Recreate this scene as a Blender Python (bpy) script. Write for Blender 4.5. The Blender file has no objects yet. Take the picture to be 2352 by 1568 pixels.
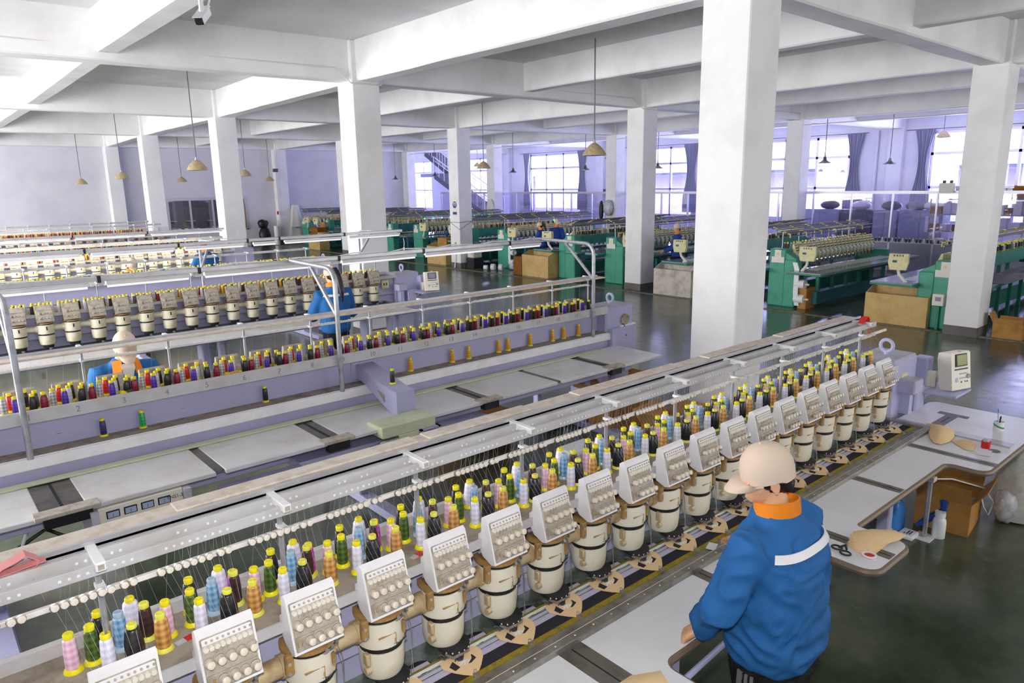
import bpy, bmesh, math, random
from math import pi, sin, cos, radians, sqrt
from mathutils import Vector, Matrix, noise
random.seed(7)
sc = bpy.context.scene
COL = sc.collection

# ---------------------------------------------------------------- materials
def srgb(h):
    h = h.lstrip('#'); o = []
    for i in (0, 2, 4):
        c = int(h[i:i+2], 16)/255
        o.append(c/12.92 if c <= .04045 else ((c+.055)/1.055)**2.4)
    return (*o, 1)
MATS = {}
def mat(name, col, rough=.5, metal=0, var=None, vscale=6, bump=0, bscale=60, spec=.5, emit=0, coat=0, vlo=.45, vhi=.65, sheen=0, trans=0):
    if name in MATS: return MATS[name]
    m = bpy.data.materials.new(name); m.use_nodes = True
    nt = m.node_tree; b = nt.nodes['Principled BSDF']
    b.inputs['Roughness'].default_value = rough; b.inputs['Metallic'].default_value = metal
    b.inputs['Specular IOR Level'].default_value = spec
    c = srgb(col); b.inputs['Base Color'].default_value = c
    if coat: b.inputs['Coat Weight'].default_value = coat; b.inputs['Coat Roughness'].default_value = .08
    if sheen: b.inputs['Sheen Weight'].default_value = sheen
    if trans: b.inputs['Transmission Weight'].default_value = trans
    tc = None
    if var or bump:
        tc = nt.nodes.new('ShaderNodeTexCoord')
    if var:
        n = nt.nodes.new('ShaderNodeTexNoise'); n.inputs['Scale'].default_value = vscale; n.inputs['Detail'].default_value = 6; n.inputs['Roughness'].default_value = .62
        r = nt.nodes.new('ShaderNodeMapRange'); r.inputs['From Min'].default_value = vlo; r.inputs['From Max'].default_value = vhi
        x = nt.nodes.new('ShaderNodeMix'); x.data_type = 'RGBA'
        x.inputs['A'].default_value = c; x.inputs['B'].default_value = srgb(var)
        nt.links.new(tc.outputs['Object'], n.inputs['Vector']); nt.links.new(n.outputs['Fac'], r.inputs['Value'])
        nt.links.new(r.outputs['Result'], x.inputs['Factor']); nt.links.new(x.outputs['Result'], b.inputs['Base Color'])
    if bump:
        n2 = nt.nodes.new('ShaderNodeTexNoise'); n2.inputs['Scale'].default_value = bscale; n2.inputs['Detail'].default_value = 4
        bp = nt.nodes.new('ShaderNodeBump'); bp.inputs['Strength'].default_value = bump; bp.inputs['Distance'].default_value = .01
        nt.links.new(tc.outputs['Object'], n2.inputs['Vector']); nt.links.new(n2.outputs['Fac'], bp.inputs['Height']); nt.links.new(bp.outputs['Normal'], b.inputs['Normal'])
    if emit:
        b.inputs['Emission Color'].default_value = c; b.inputs['Emission Strength'].default_value = emit
    MATS[name] = m; return m

def thread_mat(name, col, hi, lo=None):
    """shiny wound thread: crossing helical bands"""
    m = mat(name, col, .32, spec=.6)
    nt = m.node_tree; b = nt.nodes['Principled BSDF']
    tc = nt.nodes.new('ShaderNodeTexCoord'); sp = nt.nodes.new('ShaderNodeSeparateXYZ'); nt.links.new(tc.outputs['Object'], sp.inputs[0])
    at = nt.nodes.new('ShaderNodeMath'); at.operation = 'ARCTAN2'; nt.links.new(sp.outputs['Y'], at.inputs[0]); nt.links.new(sp.outputs['X'], at.inputs[1])
    outs = []
    for s in (1, -1):
        z = nt.nodes.new('ShaderNodeMath'); z.operation = 'MULTIPLY'; z.inputs[1].default_value = 150*s; nt.links.new(sp.outputs['Z'], z.inputs[0])
        a = nt.nodes.new('ShaderNodeMath'); a.operation = 'MULTIPLY_ADD'; a.inputs[1].default_value = 3.0; nt.links.new(at.outputs[0], a.inputs[0]); nt.links.new(z.outputs[0], a.inputs[2])
        w = nt.nodes.new('ShaderNodeMath'); w.operation = 'SINE'; nt.links.new(a.outputs[0], w.inputs[0]); outs.append(w)
    mx = nt.nodes.new('ShaderNodeMath'); mx.operation = 'MULTIPLY'; nt.links.new(outs[0].outputs[0], mx.inputs[0]); nt.links.new(outs[1].outputs[0], mx.inputs[1])
    r = nt.nodes.new('ShaderNodeMapRange'); r.inputs['From Min'].default_value = -.9; r.inputs['From Max'].default_value = .9; nt.links.new(mx.outputs[0], r.inputs['Value'])
    x = nt.nodes.new('ShaderNodeMix'); x.data_type = 'RGBA'; x.inputs['A'].default_value = srgb(col); x.inputs['B'].default_value = srgb(hi)
    nt.links.new(r.outputs['Result'], x.inputs['Factor']); nt.links.new(x.outputs['Result'], b.inputs['Base Color'])
    return m

def glass_mat(name, tint, refl=.12, rough=.02, haze=0.0, hazecol='#c8c8f0'):
    if name in MATS: return MATS[name]
    m = bpy.data.materials.new(name); m.use_nodes = True; nt = m.node_tree; nt.nodes.clear()
    o = nt.nodes.new('ShaderNodeOutputMaterial'); t = nt.nodes.new('ShaderNodeBsdfTransparent'); t.inputs['Color'].default_value = srgb(tint)
    g = nt.nodes.new('ShaderNodeBsdfGlossy'); g.inputs['Roughness'].default_value = rough
    lw = nt.nodes.new('ShaderNodeLayerWeight'); lw.inputs['Blend'].default_value = .35
    mr = nt.nodes.new('ShaderNodeMapRange'); mr.inputs['To Min'].default_value = refl*.5; mr.inputs['To Max'].default_value = min(1, refl*4)
    nt.links.new(lw.outputs['Fresnel'], mr.inputs['Value'])
    mx = nt.nodes.new('ShaderNodeMixShader'); nt.links.new(mr.outputs['Result'], mx.inputs['Fac']); nt.links.new(t.outputs[0], mx.inputs[1]); nt.links.new(g.outputs[0], mx.inputs[2])
    last = mx
    if haze:
        d = nt.nodes.new('ShaderNodeBsdfDiffuse'); d.inputs['Color'].default_value = srgb(hazecol)
        m2 = nt.nodes.new('ShaderNodeMixShader'); m2.inputs['Fac'].default_value = haze
        nt.links.new(mx.outputs[0], m2.inputs[1]); nt.links.new(d.outputs[0], m2.inputs[2]); last = m2
    nt.links.new(last.outputs[0], o.inputs['Surface']); MATS[name] = m; return m

def M(n): return MATS[n]
WHITE = mat('white_plaster', '#eeeef0', .75, var='#e4e3e4', vscale=1.3, bump=.12, bscale=30, spec=.2)
mat('ceiling_plaster', '#dfdfe2', .85, var='#d0d0d6', vscale=.9, bump=.15, bscale=25, spec=.15)
mat('back_plaster', '#dcdbe4', .8, var='#d2d1de', vscale=.7, bump=.1, spec=.15)
mat('window_wall', '#dddce8', .8, var='#d3d2e4', vscale=.9, bump=.1, spec=.15)
mat('plinth', '#6d6a68', .55, var='#57534f', vscale=4)
mat('conduit', '#d8d5cf', .5)
mat('lavender', '#b9b9dc', .42, var='#b2b2d2', vscale=3, bump=.03, spec=.4)
mat('lavender_dusty', '#c3c2cf', .7, var='#a9a59f', vscale=7)
mat('cream', '#ebe6d4', .38, var='#e0d6b8', vscale=9, vlo=.5, vhi=.75, spec=.5)
mat('cream_old', '#d9d3bd', .45, var='#c9bf9f', vscale=9)
mat('ivory', '#f1ece2', .5, var='#ded5c6', vscale=14, spec=.35)
mat('knob', '#eee4d2', .4, var='#d8c8b2', vscale=40)
mat('plate_grey', '#bdb5a8', .6, var='#958b7f', vscale=18)
mat('white_paint', '#f4f3f6', .45, var='#e9e7ea', vscale=5, spec=.4)
mat('ochre_metal', '#b8955c', .5, metal=.15, var='#8a6a3a', vscale=11)
mat('ochre_ring', '#ab8650', .55, var='#7d6039', vscale=16)
mat('tan_metal', '#cdb892', .5, metal=.1, var='#9c8158', vscale=9)
mat('black', '#17171a', .45)
mat('dark_rubber', '#232326', .6)
mat('steel', '#b9b9bd', .28, metal=.9, var='#9a9aa0', vscale=8)
mat('steel_dull', '#a9a6a0', .42, metal=.75, var='#8d8980', vscale=10)
mat('alu', '#c9c9ce', .35, metal=.55, var='#b9b9be', vscale=6)
mat('galvanised', '#b6b7bd', .4, metal=.6, var='#9d9ea6', vscale=16)
mat('rail_white', '#eeebe9', .5, var='#e0d9d3', vscale=12)
mat('dusty', '#ded3c8', .85, var='#cbbdb0', vscale=20, bump=.3, bscale=120, spec=.1)
mat('shelf_grey', '#a79d91', .75, var='#857a6d', vscale=10, bump=.1, bscale=90, spec=.2)
mat('shelf_lip', '#c6c5c8', .5, var='#b8b4b2', vscale=5)
mat('table_white', '#eaeaee', .3, var='#e2e2e6', vscale=2.2, spec=.5)
mat('table_worn', '#e2e1e3', .38, var='#d2cfca', vscale=2.6, spec=.45)
mat('table_edge', '#7d6b57', .45, spec=.5)
mat('slot_metal', '#87837d', .35, metal=.7, var='#6d675f', vscale=9)
mat('bed_foil', '#a9b3a0', .22, metal=.75, var='#6f7d6c', vscale=14, bump=.3, bscale=30)
mat('bed_dark', '#4c4d4e', .45, metal=.3, var='#626260', vscale=8)
mat('felt_black', '#39383f', .95, bump=.2, bscale=300, spec=.1)
mat('tape_lavender', '#c8c2dc', .6)
mat('tape_yellow', '#a08a1e', .6, var='#7c6a20', vscale=30)
mat('strip_green', '#cfd6b6', .5, var='#bfc7a4', vscale=6)
mat('brown_fabric', '#efd0a2', .85, bump=.1, bscale=200, spec=.1)
mat('spool_yellow', '#f4e716', .35, spec=.5)
mat('spool_lime', '#ece85a', .38, spec=.5)
mat('spool_clear', '#a8c2d8', .2, spec=.6)
mat('cardboard', '#b98a4d', .8, var='#a67840', vscale=5, spec=.15)
mat('cardboard_dark', '#94632f', .8, var='#845527', vscale=5, spec=.15)
mat('plywood', '#d6b77e', .7, var='#c4a367', vscale=4, spec=.2)
mat('plywood_in', '#a88a5c', .75, var='#8d7048', vscale=5)
mat('board_white', '#d9d2c8', .65, var='#b9ada0', vscale=5)
mat('teal', '#2f8f7c', .42, var='#2a8070', vscale=3, spec=.45)
mat('teal_light', '#4aa58a', .42, var='#3f977e', vscale=3, spec=.45)
mat('teal_dark', '#2b7277', .45, var='#276368', vscale=3, spec=.45)
mat('glass_table', '#8fa39b', .12, var='#7f938c', vscale=2, spec=.6)
mat('table_violet', '#9d9cc0', .15, spec=.6)
mat('green_cream', '#dcd7a0', .45, var='#cdc78e', vscale=14)
mat('green_white', '#d9ddd2', .4)
mat('rack_yellow', '#e6d86a', .45)
mat('rack_grey', '#83868c', .4, metal=.5)
mat('label_white', '#e9e4da', .5)
mat('screen_grey', '#8b89a0', .2)
mat('screen_green', '#7d8c2b', .25)
mat('keys_blue', '#a9b8d6', .4)
mat('panel_cream', '#efeadb', .42)
mat('lamp_beige', '#c3b08c', .6, var='#a8946e', vscale=30, spec=.3)
mat('lamp_inside', '#8d908c', .2, metal=.8)
mat('lamp_steel', '#8f918f', .2, metal=.9)
mat('rod_dark', '#6c6c72', .5)
mat('tube_white', '#f7f7fb', .3, emit=.25)
mat('tube_lit', '#f4fff6', .3, emit=4)
mat('curtain', '#9c9db4', .9, spec=.1)
mat('frame_alu', '#c9c7d6', .35, metal=.4)
mat('ink', '#85878c', .6)
mat('ink_black', '#222222', .6)
mat('sign_blue', '#27418f', .5)
mat('red', '#d01f22', .45)
mat('pink_cloth', '#d98b8d', .85)
mat('jug_blue', '#3f86d8', .3, spec=.5)
mat('plastic_white', '#eef0f2', .4)
mat('print_green', '#2f9a58', .6)
mat('sack_white', '#e2e3dc', .75, var='#cfd2c8', vscale=20, bump=.25, bscale=150)
mat('yellow', '#f1d91c', .5)
mat('clear_bag', '#c9c9cc', .25, var='#a5a4aa', vscale=20, bump=.4, bscale=40)
mat('grey_fabric', '#8b8594', .9, var='#7a7484', vscale=9)
mat('skin', '#e6b48f', .5, var='#dca280', vscale=14, spec=.4)
mat('skin_shade', '#c99274', .5)
mat('hair', '#1b1719', .4, spec=.5)
mat('jacket', '#2b6aab', .75, var='#27629f', vscale=7, bump=.15, bscale=140, spec=.25)
mat('jacket_navy', '#2b4c9b', .75, var='#264389', vscale=7, spec=.2)
mat('orange', '#f08a12', .75)
mat('reflective', '#eeeef2', .4)
mat('trousers', '#1c1b1d', .8, var='#242325', vscale=10, spec=.2)
mat('stripe_grey', '#7d7a7c', .7)
mat('cap_cloth', '#dfcbb8', .85, bump=.1, bscale=200, spec=.15)
mat('shirt_white', '#e6e2de', .8)
mat('roof_grey', '#60637c', .7); mat('eave', '#8d8fa6', .7); mat('far_wall', '#9692b8', .8)
mat('cctv_white', '#e4e6e8', .4)
mat('motor', '#b3a898', .6, var='#948774', vscale=12)
mat('crate_black', '#20242a', .5)
mat('cabinet_grey', '#9a9bb0', .5); mat('cabinet_dark', '#4c4a58', .5); mat('paper', '#e6e4ea', .7)
mat('green_led', '#2aff6a', .3, emit=4)
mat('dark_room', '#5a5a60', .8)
glass_mat('pane_window', '#f2f2ff', .10)
glass_mat('pane_partition', '#f1f0fb', .10, haze=.03, hazecol='#b9b6f0')

# ---------------------------------------------------------------- mesh builder
class MB:
    def __init__(s): s.v = []; s.f = []; s.m = []
    def add(s, vs, fs, mi=0):
        o = len(s.v); s.v += [tuple(p) for p in vs]
        for f in fs: s.f.append([i+o for i in f]); s.m.append(mi)
        return s
    def box(s, x0, x1, y0, y1, z0, z1, mi=0, bv=0, T=None):
        if x0 > x1: x0, x1 = x1, x0
        if y0 > y1: y0, y1 = y1, y0
        if z0 > z1: z0, z1 = z1, z0
        if not bv:
            vs = [(x, y, z) for z in (z0, z1) for y in (y0, y1) for x in (x0, x1)]
            fs = [(0, 2, 3, 1), (4, 5, 7, 6), (0, 1, 5, 4), (2, 6, 7, 3), (0, 4, 6, 2), (1, 3, 7, 5)]
        else:
            bv = min(bv, (x1-x0)*.45, (y1-y0)*.45, (z1-z0)*.45)
            vs = []; ix = {}
            for i, x in enumerate((x0, x1)):
                for j, y in enumerate((y0, y1)):
                    for k, z in enumerate((z0, z1)):
                        xi = x+bv*(1-2*i); yi = y+bv*(1-2*j); zi = z+bv*(1-2*k)
                        for a, p in enumerate(((x, yi, zi), (xi, y, zi), (xi, yi, z))):
                            ix[i, j, k, a] = len(vs); vs.append(p)
            I = lambda i, j, k, a: ix[i, j, k, a]
            fs = []
            for a in range(3):
                for e in (0, 1):
                    q = []
                    for (p, r) in ((0, 0), (1, 0), (1, 1), (0, 1)):
                        c = [0, 0, 0]; c[a] = e; c[(a+1) % 3] = p; c[(a+2) % 3] = r; q.append(I(*c, a))
                    fs.append(q if e else q[::-1])
            for a in range(3):
                b, c_ = (a+1) % 3, (a+2) % 3
                for p in (0, 1):
                    for r in (0, 1):
                        c0 = [0]*3; c1 = [0]*3; c0[a] = 0; c1[a] = 1; c0[b] = c1[b] = p; c0[c_] = c1[c_] = r
                        q = [I(*c0, b), I(*c1, b), I(*c1, c_), I(*c0, c_)]
                        fs.append(q if (p == r) == False else q[::-1])
            for i in (0, 1):
                for j in (0, 1):
                    for k in (0, 1):
                        q = [I(i, j, k, 0), I(i, j, k, 1), I(i, j, k, 2)]
                        fs.append(q if (i+j+k) % 2 else q[::-1])
        if T is not None: vs = [tuple(T @ Vector(p)) for p in vs]
        return s.add(vs, fs, mi)
    def ring(s, c, u, w, r, n, ph=0):
        return [Vector(c)+u*(r*cos(2*pi*i/n+ph))+w*(r*sin(2*pi*i/n+ph)) for i in range(n)]
    def cyl(s, p0, p1, r0, r1=None, n=12, mi=0, caps=True):
        p0, p1 = Vector(p0), Vector(p1); r1 = r0 if r1 is None else r1
        d = (p1-p0).normalized(); u = d.orthogonal().normalized(); w = d.cross(u)
        vs = s.ring(p0, u, w, r0, n)+s.ring(p1, u, w, r1, n)
        fs = [(i, (i+1) % n, n+(i+1) % n, n+i) for i in range(n)]
        if caps: fs += [list(range(n))[::-1], list(range(n, 2*n))]
        return s.add(vs, fs, mi)
    def tube(s, pts, r, n=8, mi=0, closed=False):
        pts = [Vector(p) for p in pts]; rr = r if isinstance(r, (list, tuple)) else [r]*len(pts)
        vs = []; u = None; N = len(pts)
        for i, p in enumerate(pts):
            if closed: d = pts[(i+1) % N]-pts[i-1]
            else: d = pts[min(i+1, N-1)]-pts[max(i-1, 0)]
            d.normalize()
            if u is None: u = d.orthogonal().normalized()
            else:
                u = u-d*u.dot(d); u = u.normalized() if u.length > 1e-6 else d.orthogonal().normalized()
            w = d.cross(u); vs += s.ring(p, u, w, rr[i], n)
        fs = []
        for k in range(N if closed else N-1):
            a = k*n; b = ((k+1) % N)*n
            fs += [(a+i, a+(i+1) % n, b+(i+1) % n, b+i) for i in range(n)]
        if not closed: fs += [list(range(n))[::-1], list(range((N-1)*n, N*n))]
        return s.add(vs, fs, mi)
    def lathe(s, prof, c=(0, 0, 0), n=16, mi=0, T=None, mis=None, a0=0, a1=2*pi):
        full = abs(a1-a0-2*pi) < 1e-6; k = n if full else n+1
        vs = []
        for (r, z) in prof:
            for i in range(k):
                a = a0+(a1-a0)*i/n; vs.append(Vector((r*cos(a), r*sin(a), z)))
        if T is not None: vs = [T @ p for p in vs]
        vs = [p+Vector(c) for p in vs]
        for j in range(len(prof)-1):
            fs = []
            for i in range(n):
                i2 = (i+1) % k if full else i+1
                fs.append((j*k+i, j*k+i2, (j+1)*k+i2, (j+1)*k+i))
            o = len(s.v)
            for f in fs: s.f.append([q+o for q in f]); s.m.append(mis[j] if mis else mi)
        o = len(s.v)
        if full:
            if prof[0][0] > 1e-6: s.f.append([o+i for i in range(k)][::-1]); s.m.append(mis[0] if mis else mi)
            if prof[-1][0] > 1e-6: s.f.append([o+(len(prof)-1)*k+i for i in range(k)]); s.m.append(mis[-1] if mis else mi)
        s.v += [tuple(p) for p in vs]
        return s
    def prism(s, poly, ax, a0, a1, mi=0, T=None):
        """poly: 2D points in the two other axes (cyclic order), extruded along axis ax"""
        def P(q, a):
            if ax == 0: return (a, q[0], q[1])
            if ax == 1: return (q[0], a, q[1])
            return (q[0], q[1], a)
        n = len(poly); vs = [P(q, a0) for q in poly]+[P(q, a1) for q in poly]
        if T is not None: vs = [tuple(T @ Vector(p)) for p in vs]
        fs = [(i, (i+1) % n, n+(i+1) % n, n+i) for i in range(n)]+[list(range(n))[::-1], list(range(n, 2*n))]
        return s.add(vs, fs, mi)
    def loft(s, rings, mi=0, caps=True):
        n = len(rings[0]); vs = [p for r in rings for p in r]; fs = []
        for k in range(len(rings)-1):
            fs += [(k*n+i, k*n+(i+1) % n, (k+1)*n+(i+1) % n, (k+1)*n+i) for i in range(n)]
        if caps: fs += [list(range(n))[::-1], list(range((len(rings)-1)*n, len(rings)*n))]
        return s.add(vs, fs, mi)
    def ball(s, c, r, n=12, mi=0, T=None):
        rx, ry, rz = (r, r, r) if not isinstance(r, (tuple, list)) else r
        rings = []; m = max(6, n//2+1)
        vs = [];
        for j in range(1, m):
            a = pi*j/m
            vs += [Vector((rx*sin(a)*cos(2*pi*i/n), ry*sin(a)*sin(2*pi*i/n), -rz*cos(a))) for i in range(n)]
        vs.append(Vector((0, 0, -rz))); vs.append(Vector((0, 0, rz)))
        if T is not None: vs = [T @ p for p in vs]
        vs = [p+Vector(c) for p in vs]
        fs = []
        for j in range(m-2): fs += [(j*n+i, j*n+(i+1) % n, (j+1)*n+(i+1) % n, (j+1)*n+i) for i in range(n)]
        b = len(vs)-2
        fs += [(b, (i+1) % n, i) for i in range(n)]+[(b+1, (m-2)*n+i, (m-2)*n+(i+1) % n) for i in range(n)]
        return s.add(vs, fs, mi)
    def mesh(s, name, mats, smooth=35):
        me = bpy.data.meshes.new(name); me.from_pydata(s.v, [], s.f)
        mats = mats if isinstance(mats, (list, tuple)) else [mats]
        for m in mats: me.materials.append(MATS[m] if isinstance(m, str) else m)
        me.polygons.foreach_set('material_index', s.m)
        bm = bmesh.new(); bm.from_mesh(me); bmesh.ops.recalc_face_normals(bm, faces=bm.faces[:]); bm.to_mesh(me); bm.free()
        if smooth:
            me.polygons.foreach_set('use_smooth', [True]*len(me.polygons)); me.set_sharp_from_angle(angle=radians(smooth))
        me.update(); return me
    def build(s, name, mats, parent=None, loc=None, smooth=35):
        return link(name, s.mesh(name, mats, smooth), parent, loc)

def link(name, me, parent=None, loc=None, rot=None):
    o = bpy.data.objects.new(name, me); COL.objects.link(o)
    if parent is not None: o.parent = parent
    if loc is not None: o.location = loc
    if rot is not None: o.rotation_euler = rot
    return o
def tag(o, label=None, cat=None, group=None, kind=None):
    if label: o['label'] = label
    if cat: o['category'] = cat
    if group: o['group'] = group
    if kind: o['kind'] = kind
    return o
def empty(name, loc=(0, 0, 0), rz=0, label=None, cat=None, group=None):
    o = bpy.data.objects.new(name, None); COL.objects.link(o); o.location = loc; o.rotation_euler = (0, 0, rz); o.empty_display_size = .1
    return tag(o, label, cat, group)
def struct(name, mb, mats, smooth=35):
    o = mb.build(name, mats, None, None, smooth); o['kind'] = 'structure'; return o
def text(name, body, size, m, parent, loc, R, ext=.0004, align='CENTER'):
    cu = bpy.data.curves.new(name, 'FONT'); cu.body = body; cu.size = size; cu.extrude = ext; cu.align_x = align; cu.align_y = 'CENTER'; cu.resolution_u = 2
    t = bpy.data.objects.new(name, cu); COL.objects.link(t); dg = bpy.context.evaluated_depsgraph_get()
    me = bpy.data.meshes.new_from_object(t.evaluated_get(dg), depsgraph=dg); bpy.data.objects.remove(t); bpy.data.curves.remove(cu)
    me.materials.clear(); me.materials.append(MATS[m])
    o = link(name, me, parent); o.matrix_local = Matrix.Translation(loc) @ R.to_4x4(); return o
RX90 = Matrix.Rotation(pi/2, 3, 'X')
def ordinal(n): return ['first','second','third','fourth','fifth','sixth','seventh','eighth','ninth','tenth','eleventh','twelfth','thirteenth','fourteenth','fifteenth','sixteenth','seventeenth','eighteenth','nineteenth','twentieth'][n-1]

# ---------------------------------------------------------------- camera
F_PX = 1651.0; H = 2.6
yaw, pit, rol = radians(49.466), radians(12.45), radians(.98)
fwd = Vector((cos(yaw)*cos(pit), sin(yaw)*cos(pit), -sin(pit))); rt = Vector((sin(yaw), -cos(yaw), 0)); dn = fwd.cross(rt)
r_ = rt*cos(rol)+dn*sin(rol); d_ = dn*cos(rol)-rt*sin(rol)
cam = bpy.data.cameras.new('camera'); cam.sensor_width = 36; cam.lens = F_PX*36/2352; cam.clip_end = 200
co = bpy.data.objects.new('camera', cam); COL.objects.link(co)
R = Matrix((r_, -d_, -fwd)).transposed(); co.matrix_world = Matrix.Translation((0, 0, H)) @ R.to_4x4(); sc.camera = co
# ---------------------------------------------------------------- room shell
ZS, ZB = 4.86, 4.24           # slab, main beam underside
XW, YB = 28.0, 32.95          # window wall, back wall
XL, YF = -5.2, -4.2           # walls behind the camera's view
def floor_mat():
    m = mat('floor_epoxy', '#45543f', .17, spec=.5); nt = m.node_tree; b = nt.nodes['Principled BSDF']
    tc = nt.nodes.new('ShaderNodeTexCoord')
    def nz(sc_, det, rough=.6, stretch=None):
        n = nt.nodes.new('ShaderNodeTexNoise'); n.inputs['Scale'].default_value = sc_; n.inputs['Detail'].default_value = det; n.inputs['Roughness'].default_value = rough
        if stretch:
            mp = nt.nodes.new('ShaderNodeMapping'); mp.inputs['Scale'].default_value = stretch; nt.links.new(tc.outputs['Object'], mp.inputs[0]); nt.links.new(mp.outputs[0], n.inputs['Vector'])
        else: nt.links.new(tc.outputs['Object'], n.inputs['Vector'])
        return n
    n1 = nz(.55, 5); n2 = nz(2.2, 8, .7); n3 = nz(9, 8, .75, (1, .25, 1))
    cr = nt.nodes.new('ShaderNodeValToRGB'); e = cr.color_ramp.elements
    e[0].position = .36; e[0].color = srgb('#3c4636'); e[1].position = .66; e[1].color = srgb('#696755')
    k = e.new(.5); k.color = srgb('#4c5646')
    nt.links.new(n1.outputs['Fac'], cr.inputs[0])
    x = nt.nodes.new('ShaderNodeMix'); x.data_type = 'RGBA'; x.blend_type = 'OVERLAY'; x.inputs['Factor'].default_value = .55
    nt.links.new(cr.outputs[0], x.inputs['A']); nt.links.new(n2.outputs['Fac'], x.inputs['B']); nt.links.new(x.outputs['Result'], b.inputs['Base Color'])
    mr = nt.nodes.new('ShaderNodeMapRange'); mr.inputs['From Min'].default_value = .3; mr.inputs['From Max'].default_value = .7; mr.inputs['To Min'].default_value = .10; mr.inputs['To Max'].default_value = .3
    nt.links.new(n3.outputs['Fac'], mr.inputs['Value']); nt.links.new(mr.outputs['Result'], b.inputs['Roughness'])
    bp = nt.nodes.new('ShaderNodeBump'); bp.inputs['Strength'].default_value = .06; bp.inputs['Distance'].default_value = .01
    nt.links.new(n3.outputs['Fac'], bp.inputs['Height']); nt.links.new(bp.outputs['Normal'], b.inputs['Normal'])
floor_mat()
struct('floor', MB().box(XL-.3, XW+.3, YF-.3, 46, -.2, 0), 'floor_epoxy')
struct('ceiling', MB().box(XL-.3, XW+.3, YF-.3, 46, ZS, ZS+.2), 'ceiling_plaster')
mat('kerb_paint', '#837b64', .5, var='#655d4a', vscale=8)
struct('trim_1', MB().prism([(-.06, 0), (-.05, .012), (.05, .012), (.06, 0)], 1, YF, 32.9, 0, Matrix.Translation((13.32, 0, 0)) @ Matrix.Rotation(0, 4, 'Z')), 'kerb_paint')
# columns: measured centres, regular grid elsewhere; unseen corner one shifted to let sun through
XG = [-1.1, 6.25, 13.6, 20.9]; YG = [-3.3, 3.95, 11.2, 18.35, 25.45, 32.75]
CC = {(i, j): [XG[i], YG[j]] for i in range(4) for j in range(6)}
CC.update({(0, 0): [-3.4, -3.3], (1, 1): [6.2, 3.95], (1, 2): [6.25, 11.1], (1, 3): [6.55, 18.35], (1, 4): [6.7, 25.45], (2, 1): [13.45, 4.03], (2, 2): [13.82, 11.32],
           (2, 3): [13.75, 18.45], (1, 5): [7.2, 32.75], (2, 5): [14.1, 32.75], (3, 5): [21.1, 32.75]})
for (i, j), (x, y) in CC.items():
    b = MB()
    b.box(x-.25, x+.25, y-.25, y+.25, .14, ZS, 0, .012)
    b.box(x-.253, x+.253, y-.253, y+.253, 0, .16, 1)
    struct('column', b, ['white_plaster', 'plinth'])
def beam(p, q, w, zb, name='beam'):
    p, q = Vector((*p, 0)), Vector((*q, 0)); d = (q-p); L = d.length; T = Matrix.Translation(p) @ Matrix.Rotation(math.atan2(d.y, d.x), 4, 'Z')
    b = MB(); n = max(2, int(L/.8)); rnd = random.Random(int(p.x*97+p.y*31+zb*7))
    rings = []
    for k in range(n+1):                       # slightly uneven plastered lower edges
        x = L*k/n; e = .012*(rnd.random()-.5); e2 = .012*(rnd.random()-.5)
        rings.append([T @ Vector(v) for v in ((x, -w/2, ZS), (x, -w/2, zb+.02+e), (x, -w/2+.02, zb+e), (x, w/2-.02, zb+e2), (x, w/2, zb+.02+e2), (x, w/2, ZS))])
    b.loft(rings); struct(name, b, 'white_plaster', 30)
for j in range(6):
    for i in range(3): beam(CC[i, j], CC[i+1, j], .34, ZB)
    beam(CC[3, j], (XW, YG[j]), .34, ZB); beam((XL, YG[j]), CC[0, j], .34, ZB)
for i in range(4):
    for j in range(5): beam(CC[i, j], CC[i, j+1], .32, ZB)
for i in range(4):
    for j in range(5):
        a = CC[i, j]; c = CC[i, j+1]
        if i < 3: a2, c2 = CC[i+1, j], CC[i+1, j+1]
        else: a2, c2 = (XW, YG[j]), (XW, YG[j+1])
        beam(((a[0]+a2[0])/2-.05, (a[1]+a2[1])/2), ((c[0]+c2[0])/2-.05, (c[1]+c2[1])/2), .26, ZB+.1)
# walls
b = MB(); b.box(XL, 9.1, YB, YB+.2, 0, ZS); b.box(12.5, 21.35, YB, YB+.2, 0, ZS); b.box(9.1, 12.5, YB, YB+.2, 2.12, ZS); b.box(9.1, 12.5, YB, YB+.2, 0, .72)
struct('wall_back', b, 'back_plaster')
struct('baseboard_back', MB().box(12.55, 21.3, YB-.015, YB, 0, .16).box(XL, 9.1, YB-.015, YB, 0, .16), 'plinth')
struct('trim_2', MB().box(XL, 21.3, YB-.012, YB, 4.27, 4.3).box(XW-.012, XW, YF, 44, 4.27, 4.3), 'conduit')
struct('wall_stair', MB().box(21.15, 21.35, YB, 45, 0, ZS).box(21.15, XW, 44.6, 44.8, 0, ZS), 'back_plaster')
WINS = [(6.1, 10.1), (12.9, 16.85), (19.95, 23.85), (27.0, 30.95), (34.2, 38.1), (40.7, 43.9)]
b = MB(); y0 = YF
for (a, c) in WINS:
    b.box(XW, XW+.25, y0, a, 0, ZS); b.box(XW, XW+.25, a, c, 0, .95); b.box(XW, XW+.25, a, c, 4.1, ZS); y0 = c
b.box(XW, XW+.25, y0, 45, 0, ZS); struct('wall_window', b, 'window_wall')
for k, y in enumerate((3.95, 11.2, 18.35, 25.45, 32.75)): struct('pilaster', MB().box(XW-.22, XW, y-.25, y+.25, 0, ZS), 'window_wall')
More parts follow.
